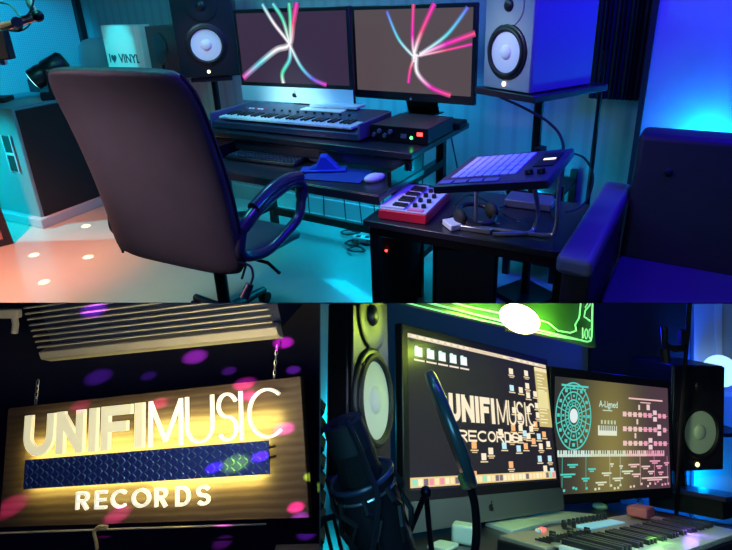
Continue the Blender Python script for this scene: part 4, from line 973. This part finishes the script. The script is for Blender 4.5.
MB().ell((0, 0, 0), (.085, .02, .042)).build('lit_face', mat('lamp_face', (1, 1, .8), .4, emit=(1, 1, .45), es=4.5), fl, bev=.014, seg=4)
MB().box((0, .016, 0), (.08, .01, .08)).build('housing', BLKM, fl)
clip_tree(fl)
# desk & synth
GX = ray(941, 463); GX /= np.linalg.norm(GX); GY = ray(-226, 338); GY /= np.linalg.norm(GY); GN = np.cross(GX, GY); GN /= np.linalg.norm(GN); GY = np.cross(GN, GX)
G = Matrix.Identity(4)
for i in range(3): G[i][0] = GX[i]; G[i][1] = GY[i]; G[i][2] = GN[i]; G[i][3] = C0[i]
HD = -.31       # desk top below the eye, along the desk's own upright
ms = G@T(1.277, .452, -.262)
a, b = .90, .31
s3 = thing('synthesizer', 'silver-panelled synthesizer with colour-lit keys at the bottom right', 'keyboard', ms)
MB().box((a/2, b/2, -.027), (a, b, .038)).build('body', BLK, s3, bev=.004)
MB().box((a/2, b*.80, -.006), (a*.99, b*.38, .012)).build('control_panel', mat('champagne_panel', (.34, .32, .27), .4, .4), s3, bev=.003)
keys(s3, a*.03, a*.985, b*.02, b*.54, 0, 36, mat('pale_key', (.75, .78, .78), .3), BLK, .014)
MB().box((a*.52, b*.84, .001), (a*.28, b*.13, .004)).build('display', mat('blue_display', (.2, .5, .7), .3, emit=(.25, .65, .85), es=.45), s3)
for i in range(13): knob(s3, a*(.3+.03*i), b*.93 if i % 2 else b*.88, .0, .006, .016) if not (.38 < .3+.03*i < .66) else knob(s3, a*(.3+.03*i), b*.96, 0, .0055, .014)
for i in range(14): MB().box((a*(.06+.02*i), b*.68, .002), (a*.004, b*.2, .004)).build('slider_slot', BLKM, s3)
for i in range(8): MB().box((a*(.07+.035*i), b*(.66+.05*(i % 3)), .008), (.01, .014, .014)).build('fader_cap', BLK, s3, bev=.002)
MB().box((a*.2, b*.93, .003), (.012, .012, .008)).build('red_button', LEDR, s3); MB().box((a*.17, b*.92, .003), (.012, .012, .008)).build('white_button', WHT, s3)
for i in range(2): MB().lathe([(.018, 0), (.016, .004), (.01, .005)], 20, T(a*(.06+.05*i), b*.6, 0)).build('dial', mat('champagne_panel', (.34, .32, .27), .4, .4), s3)
def onG(x, y, z=HD):
    d = G.inverted().to_3x3()@Vector(ray(x, y)); return d*(z/d.z)
def colG(px, yy):
    lo, hi = 480., 900.
    for _ in range(50):
        m_ = (lo+hi)/2
        if onG(px, m_).y > yy: lo = m_
        else: hi = m_
    return onG(px, lo)
dsk = thing('desk_surface', 'dark desktop under the screens and synthesizer in the lower right picture', 'desk', G)
l0, l1 = colG(323, .42), colG(323, 1.2)
MB().hexa([(l0.x, .42, HD-.03), (2.75, .42, HD-.03), (2.75, 1.2, HD-.03), (l1.x, 1.2, HD-.03), (l0.x, .42, HD), (2.75, .42, HD), (2.75, 1.2, HD), (l1.x, 1.2, HD)]).build('desk_top', DESKM, dsk)
for x_, y_ in ((1.0, .5), (2.7, .5), (2.7, 1.15)): MB().box((x_, y_, HD-.3), (.05, .05, .54)).build('leg', BLKM, dsk)
def SM(x, y, z=HD, yaw=0): return G@Matrix.Translation(onG(x, y, z))@Rz(yaw)
def quadslab(name, pts, z, h, m, label, cat, bev=.002):
    q = [onG(x, y, z+h) for x, y in pts]; c = sum(q, Vector())/4
    mb = MB().hexa([(p.x-c.x, p.y-c.y, -h) for p in q]+[(p.x-c.x, p.y-c.y, 0) for p in q])
    return tag(mb.build(name, m, M=G@Matrix.Translation(c), bev=bev), label, cat)
PAP = mat('pale_paper', (.6, .78, .78), .6)
quadslab('paper_pad', [(512, 531), (485, 521.5), (505, 514), (548, 521)], HD, .012, PAP, 'pale pad with printed lines in front of the screen chin', 'pad')
quadslab('white_sheet', [(548, 521), (505, 514), (552, 509.5), (604, 515)], HD, .010, mat('white_sheet', (.8, .85, .85), .6), 'white sheets spread behind the synthesizer, next to the pale pad', 'paper')
ch_ = thing('charger_block', 'white cube charger on the desk below the screen chin', 'charger', SM(464, 543, HD, .5))
MB().box((0, 0, .022), (.06, .06, .044)).build('body', mat('mint_white', (.6, .8, .75), .4), ch_, bev=.007, seg=3); MB().box((-.01, -.031, .022), (.02, .003, .008)).build('port', BLKM, ch_)
tag(MB().box((0, 0, .004), (.09, .05, .008)).build('card', PAP, M=SM(443, 548, HD, .3), bev=.002), 'pale card lying left of the white charger', 'card')
tag(MB().box((0, 0, .02), (.11, .06, .03)).build('red_case', mat('dull_red', (.55, .12, .15), .5), M=SM(641, 518, -.262, .1), bev=.006), 'dull red case behind the synthesizer', 'case')
tag(MB().ell((0, 0, .01), (.04, .03, .014)).build('soap_dish', mat('pastel_green', (.5, .75, .6), .5), M=SM(600, 509, HD, .3)), 'pastel green rounded object by the foot of the chart screen', 'dish')
tag(MB().box((0, 0, .01), (.05, .02, .012)).build('eraser', mat('cream_block', (.7, .65, .4), .5), M=SM(640, 503, HD, .5), bev=.003), 'small cream block behind the dull red case', 'block')
# shelf under right speaker
rsx = thing('speaker_shelf', 'dark violet shelf in front of the blue glow at the right', 'shelf', G@Matrix.Translation(onG(706, 491, -.235)))
MB().box((0, .05, -.01), (.36, .34, .02)).build('shelf_board', mat('violet_laminate', (.06, .045, .1), .35), rsx, bev=.004); MB().box((.0, .05, -.055), (.32, .3, .075)).build('shelf_box', BLKM, rsx)
for dx in (-.08, .1): MB().box((dx, .14, .035), (.03, .06, .07)).build('riser', BLKM, rsx)
# ball lamp
bal = thing('globe_lamp', 'glowing white-blue globe behind the small black speaker', 'lamp', base(720, 371, 2.92))
MB().ell((0, 0, 0), (.082, .082, .082)).build('globe', mat('globe_glow', (.8, .9, 1), .4, emit=(.35, .65, 1), es=1.6), bal); MB().cyl((0, 0, -.3), (0, 0, -.075), .015).build('stem', BLKMET, bal); MB().cyl((0, 0, -.32), (0, 0, -.3), .07).build('base', BLKMET, bal)
# doorframe in blue
dr = thing('panelled_door', 'blue-lit panelled door behind the small black speaker', 'door', base(716, 400, 3.07))
MB().box((.1, 0, -.05), (.46, .03, 1.25)).build('leaf', mat('door_paint', (.45, .5, .6), .5), dr, bev=.003)
MB().box((.0, -.02, .3), (.035, .02, .55)).build('moulding', mat('door_trim', (.6, .65, .75), .5), dr, bev=.003); MB().box((.15, -.02, .04), (.28, .02, .03)).build('moulding', mat('door_trim', (.6, .65, .75), .5), dr, bev=.003)
clip_tree(dr)
stn = thing('microphone_stand', 'dark mic stand rising beside the blue door, above the small black speaker', 'stand', I4)
MB().tube([W(690, 298, 2.4), W(685, 366, 2.4), W(676, 520, 2.4)], .009, 8).build('pole', BLKMET, stn); MB().tube([W(664, 327, 2.4), W(665, 345, 2.4), W(674, 349, 2.4), W(686, 348, 2.4)], .014, 8).build('clip', BLK, stn); MB().tube([W(664, 348, 2.4), W(666, 362, 2.4)], .02, 8).build('clamp', BLK, stn); MB().box((0, 0, 0), (.03, .03, .06), base(683, 337, 2.4)).build('collar', BLK, stn)
clip_tree(stn)
# dark panel behind the screens and between neon & stand
db = tag(MB().box((0, 0, 0), (.52, .03, .9), base(637, 360, 3.05)).build('acoustic_panel', mat('black_foam', (.008, .008, .012), .95, bump=.6, bscale=60)), 'black acoustic panel on the blue wall above the chart screen', 'panel'); clip_tree(db)
# left: foam with zigzag edge, teal wall, grey column
tw = thing('foam_strip', 'black zigzag foam strip at the left of the near speaker', 'foam', base(322, 440, 1.0))
zz_ = [(-.05, -.2)]+[(-.010+(.014 if k % 2 else 0), -.2+k*.0165) for k in range(17)]+[(-.05, .07)]
MB().prism(zz_, -.05, .0, Rx(PI/2)).build('foam', mat('black_foam', (.008, .008, .012), .95), tw, smooth=False)
wedge('wall_teal', [W(320.6, 303.6, 1.6), W(346, 303.6, 2.4), W(346, 303.6, 2.45), W(320.6, 303.6, 1.65), W(320.6, 800, 1.6), W(346, 800, 2.4), W(346, 800, 2.45), W(320.6, 800, 1.65)], mat('teal_paint', (.3, .45, .5), .7))
# pop filter
pf_ = thing('pop_filter', 'round pop filter seen edge-on in front of the large screen, on a gooseneck', 'pop filter', I4)
pa, pb = W(431, 377, .78), W(468, 477, .80); cc = (pa+pb)/2; R_ = (pb-pa).length/2
axv = (pb-pa).normalized(); view = (cc-Vector(C0)).normalized(); side = axv.cross(view).normalized()
nrm = (side*math.cos(.05)+view*math.sin(.05)).normalized(); third = nrm.cross(axv)
Mp = Matrix((( axv.x, third.x, nrm.x, cc.x), (axv.y, third.y, nrm.y, cc.y), (axv.z, third.z, nrm.z, cc.z), (0, 0, 0, 1)))
pf_.matrix_world = Mp
TEALP = mat('teal_sheen_plastic', (.03, .06, .07), .28, coat=.4)
MB().lathe([(R_*.99, -.007), (R_*1.03, -.005), (R_*1.03, .005), (R_*.99, .007), (R_*.93, .006), (R_*.93, -.006), (R_*.99, -.007)], 64).build('hoop', TEALP, pf_, ang=60)
MB().lathe([(R_*.94, -.001), (R_*.94, .001)], 64).build('mesh', mat('nylon_mesh', (.02, .02, .03), .8), pf_)
MiP = Mp.inverted()
MB().tube([MiP@W(466, 474, .8), MiP@W(470, 486, .8)], .012, 12).build('clamp', mat('olive_clamp', (.25, .27, .08), .4), pf_, bev=.002)
MB().tube([MiP@v for v in spline([W(470, 484, .8), W(475, 500, .8), W(477.5, 520, .8), W(477, 545, .8), W(470, 580, .8)], 8)], .0062, 12).build('gooseneck', BLKMET, pf_)
# microphone in shock mount
mc = thing('studio_microphone', 'large black studio microphone in a shock mount at the lower left of the screens', 'microphone', base(379, 528, .72, 0, 0, math.radians(-19)))
MB().lathe([(.03, -.09), (.036, -.08), (.04, .04), (.0405, .07)], 40).build('mount_cup', BLK, mc, ang=50)
MB().torus(.041, .0035, T(0, 0, .07), 48, 8).build('mount_rim', mat('rim_blue_black', (.03, .04, .08), .3), mc); MB().torus(.0405, .002, T(0, 0, .055), 48, 8).build('mount_band', SILV, mc)
MB().lathe([(.026, -.05), (.028, .0), (.028, .12), (.026, .14), (.0265, .145)], 36).build('body', BLKM, mc, ang=50)
MB().lathe([(.0285, .07), (.029, .10), (.026, .125), (.018, .145), (.004, .152)], 36).build('grille', mat('grille_mesh', (.012, .012, .014), .6, .5, bump=1.0, bscale=900), mc, ang=60)
for k in range(8):
    a_ = 2*PI*k/8; MB().tube([(.042*math.cos(a_), .042*math.sin(a_), .06), (.047*math.cos(a_), .047*math.sin(a_), .045), (.042*math.cos(a_+.3), .042*math.sin(a_+.3), .03), (.047*math.cos(a_), .047*math.sin(a_), .01), (.041*math.cos(a_), .041*math.sin(a_), -.01)], .004, 6).build('elastic_post', RUB, mc)
cable([W(347, 422, .7), W(356, 440, .69), (W(368, 470, .685)), W(378, 500, .67), W(372, 555, .66)], .004, 'thin cable running down the front of the studio microphone')
tp = thing('tripod', 'thin black mic tripod between the microphone and the white card', 'tripod', I4)
MB().tube([W(426, 492, .85), W(400, 556, .85)], .0045, 8).build('leg', BLKMET, tp); MB().tube([W(426, 492, .85), W(432, 556, .87)], .0045, 8).build('leg', BLKMET, tp); MB().ell((0, 0, 0), (.009, .009, .009), Matrix.Translation(W(426, 492, .85))).build('joint', BLKMET, tp)
tp['category'] = 'tripod'
ls2 = thing('lattice_arm', 'black lattice arm crossing in front of the teal wall at the bottom left', 'arm', I4)
MB().tube([W(321, 520, .8), W(350, 512, .8)], .004, 8).build('rail', BLK, ls2); 
for x_ in (324, 334, 344, 350): MB().tube([W(x_, 518, .8), W(x_+9, 556, .8)], .003, 8).build('strut', BLK, ls2)
MB().tube([W(330, 478, .8), W(336, 500, .8), W(348, 520, .8)], .008, 8).build('joint_arm', BLKM, ls2)
for o in [o for o in bpy.data.objects if o.parent is None and o.type == 'EMPTY' and o.name.startswith('studio_speaker') and 'near speaker' in o['label']]: clip_tree(o)
LM = -Vector((-F*CR)*-1-(-(PX-320.6))*0*_f) if False else Vector(-(F*CR+(PX-320.6)*_f)).normalized()
for o in [o for o in bpy.data.objects if o.parent is None and o.get('label') and (o.name.startswith(('foam_strip', 'lattice_arm', 'studio_microphone')) or 'near speaker' in o['label'])]: clip_tree(o, 1, LM)
# =====================================================================================
#  LIGHTS
# =====================================================================================
CYN = (0, .62, 1.0); BLU = (.02, .02, 1.0)
light('AREA', 'wall_wash', tuple(D(-.9, .75, .98)), (0, .5, 1), 5, D(-.9, TW, .5), 1.7, .06)
light('AREA', 'upper_wall_wash', tuple(D(-2.6, .1, 2.2)), (0, .30, .75), 2, D(-2.4, TW, 1.2), .6)
light('AREA', 'under_desk_wash', tuple(D(-.7, .78, .55)), (0, .62, 1), 9, D(-.8, .55, 0), 1.3, .1)
light('SPOT', 'left_wall_wash', tuple(D(-3.4, -1.6, 1.9)), (0, .5, .9), 420, cL+Vector((-.85, -.5, 1.15)), cone=math.radians(46), blend=.5, rad=.1)
light('SPOT', 'subwoofer_wash', tuple(D(-4.3, -1.3, 1.3)), (0, .85, 1), 420, cz+Vector((-.2, .05, .35)), cone=math.radians(34), blend=.8, rad=.05)
light('AREA', 'floor_wash', tuple(D(-1.4, -.9, 2.4)), (.08, 1, .75), 16, D(-1.5, -.3, 0), .5)
light('SPOT', 'warm_floor_spot', tuple(D(-2.0, -1.6, 2.4)), (1, .22, .08), 620, P(0, 268, 0), cone=math.radians(46), blend=.9, rad=.1)
light('SPOT', 'cream_floor_spot', tuple(D(-1.6, -1.6, 2.4)), (1, .66, .42), 190, P(80, 290, 0), cone=math.radians(44), blend=.9, rad=.1)
light('AREA', 'blue_ceiling_wash', tuple(D(1.5, .25, 2.35)), (.02, .0, 1), 42, D(.8, .6, .9), .5)
light('AREA', 'violet_arm_wash', tuple(D(.4, -1.0, 2.2)), (.12, .02, 1), 5, D(.6, -.3, .7), .4)
light('AREA', 'violet_desk_wash', tuple(D(.1, -.9, 2.1)), (.12, .06, 1), 12, D(0, .1, .7), .5)
light('AREA', 'synth_wash', tuple(D(-1.0, .3, 2.3)), (.15, .7, 1), 9, D(-.8, .2, .85), .4)
light('SPOT', 'rear_rose_spot', tuple(D(-1.6, -2.0, 1.5)), (.85, .62, .8), 150, mC@Vector((0, -.3, .85)), cone=math.radians(34), blend=.9, rad=.2)
light('SPOT', 'table_spot', tuple(D(-.4, -1.0, 1.9)), (1, .75, .9), 42, D(.28, -.05, .7), cone=math.radians(32), blend=.9, rad=.08)
light('SPOT', 'speaker_face_spot', tuple(D(-.3, -.6, 1.9)), (.8, .95, .95), 34, mR@Vector((0, 0, .2)), cone=math.radians(16), blend=.8, rad=.1)
light('SPOT', 'chin_spot', tuple(D(-.9, -.7, 1.7)), (.5, .95, 1), 110, m1@Vector((0, 0, -.02)), cone=math.radians(22), blend=.9, rad=.1)
light('SPOT', 'card_box_spot', tuple(D(-2.6, -.5, 2.4)), (.05, .9, 1), 130, vb.matrix_basis@Vector((-.04, 0, .14)), cone=math.radians(15), blend=.6, rad=.03)
light('SPOT', 'speaker_cone_spot', tuple(D(-1.2, -.7, 1.8)), (.8, .45, 1), 30, mL@Vector((0, 0, .17)), cone=math.radians(14), blend=.8, rad=.1)
pg = W(712, 112, 2.2)
light('POINT', 'uplight', tuple(D(*[(pg-O).dot(xd), TW-.22], .80)), (0, .42, 1), 7, rad=.05)
light('POINT', 'teal_corner', tuple(D(.42, TW-.3, .5)), (0, .6, 1), 7, rad=.05)
for x_, y_ in [(86, 226), (34, 255), (88, 257), (44, 282), (126, 298)]:
    t_ = P(x_, y_, 0); light('SPOT', 'disco_beam', tuple(Vector((t_.x, t_.y, 2.4))+Vector((.9, -.9, 0))), (1, .8, .35), 2600, t_, cone=math.radians(1.5), blend=.6, rad=.001)
# lower left disco beams
for x_, y_, c_, pw, cn in [(99, 377, (.35, .05, 1), 7, 1.6), (149, 376, (.3, .05, 1), 4, 1.0), (89, 306, (.5, .05, 1), 10, 1.6), (81, 406, (1, .05, .4), 6, 1.2), (158, 404, (1, .03, .3), 12, 1.3), (195, 357, (.9, .05, .9), 16, 1.6), (229, 371, (.5, .05, 1), 5, 1.0), (283, 343, (1, .02, .7), 26, 1.4), (293, 370, (.5, .05, 1), 8, 1.0), (244, 384, (1, .03, .5), 14, 1.6), (248, 396, (1, .03, .5), 14, 1.4), (285, 430, (.9, .05, .8), 14, 1.6), (13, 505, (1, .05, .4), 10, 1.8), (117, 516, (1, .05, .5), 10, 1.6), (261, 459, (.7, .05, 1), 12, 1.2), (214, 470, (.6, .05, 1), 8, 1.2), (298, 512, (1, .03, .5), 16, 1.2), (302, 523, (.4, .05, 1), 10, 1.2), (222, 531, (.7, .05, .8), 6, 1.2), (313, 480, (.5, 1, .1), 14, 1.0), (236, 466, (.8, .9, .03), 10, 2.0)]:
    Zt = 1.75 if (y_ > 400 or (y_ > 372 and x_ > 240)) else 2.4
    q_ = light('SPOT', 'disco_beam', tuple(W(x_*.3+150, 380, .35)), c_, pw*60, W(x_, y_, Zt), cone=math.radians(cn*1.5), blend=.9, rad=.001); q_.scale = (1.35, .75, 1)
light('AREA', 'sign_room_fill', tuple(W(170, 440, 1.15)), (1, .85, .5), 2.6, W(150, 325, 2.0), .2)
light('AREA', 'band_blue', tuple(W(150, 380, .8)), (.08, .12, 1), .9, W(150, 468, 1.7), .1)
# lower right lights
light('POINT', 'door_blue', tuple(W(716, 395, 2.8)), (.0, .10, 1), 14, rad=.05)
light('POINT', 'shelf_glow', tuple(W(703, 486, 2.95)), (0, .3, 1), 4, rad=.03)
light('POINT', 'wall_blue', tuple(W(640, 330, 2.7)), (.01, .01, 1), 3.0, rad=.05)
light('POINT', 'teal_wash', tuple(W(345, 420, 1.8)), (0, .6, .8), 3.0, rad=.05)
for x_ in (-.15, .13): light('POINT', 'lamp_throw', tuple(mN@Vector((npx(512, 320)[0]+x_, -.07, npx(512, 320)[1]-.01))), (.7, 1, .08), 2.2, rad=.03)
light('AREA', 'teal_key', tuple(W(300, 470, .35)), (.15, .6, .9), 1.3, W(400, 500, 1.0), .2)
light('AREA', 'desk_fill', tuple(W(640, 350, 1.0)), (.5, .9, .9), 4, W(575, 520, 1.5), .3)
light('POINT', 'key_green', tuple(G@onG(655, 528, -.225)), (.3, 1, .15), .12, rad=.02)
light('POINT', 'key_violet', tuple(G@onG(690, 522, -.225)), (.35, .15, 1), .2, rad=.02)
light('SPOT', 'small_cone_spot', tuple(W(600, 400, 1.2)), (.8, 1, .6), 30, W(697, 429, 2.6), cone=math.radians(14), blend=.7, rad=.05)
light('SPOT', 'near_cone_spot', tuple(W(470, 300+40, .8)), (.7, .7, 1), 3.5, W(369, 410, 1.16), cone=math.radians(22), blend=.7, rad=.05)
# ------------------------------------------------------------------ world and colour
wd = bpy.data.worlds.new('world'); S.world = wd; wd.use_nodes = True; wd.node_tree.nodes['Background'].inputs['Color'].default_value = (.01, .012, .05, 1); wd.node_tree.nodes['Background'].inputs['Strength'].default_value = .5
S.view_settings.view_transform = 'Standard'; S.view_settings.look = 'None'; S.view_settings.exposure = 0; S.view_settings.gamma = 1; S.view_settings.use_curve_mapping = False
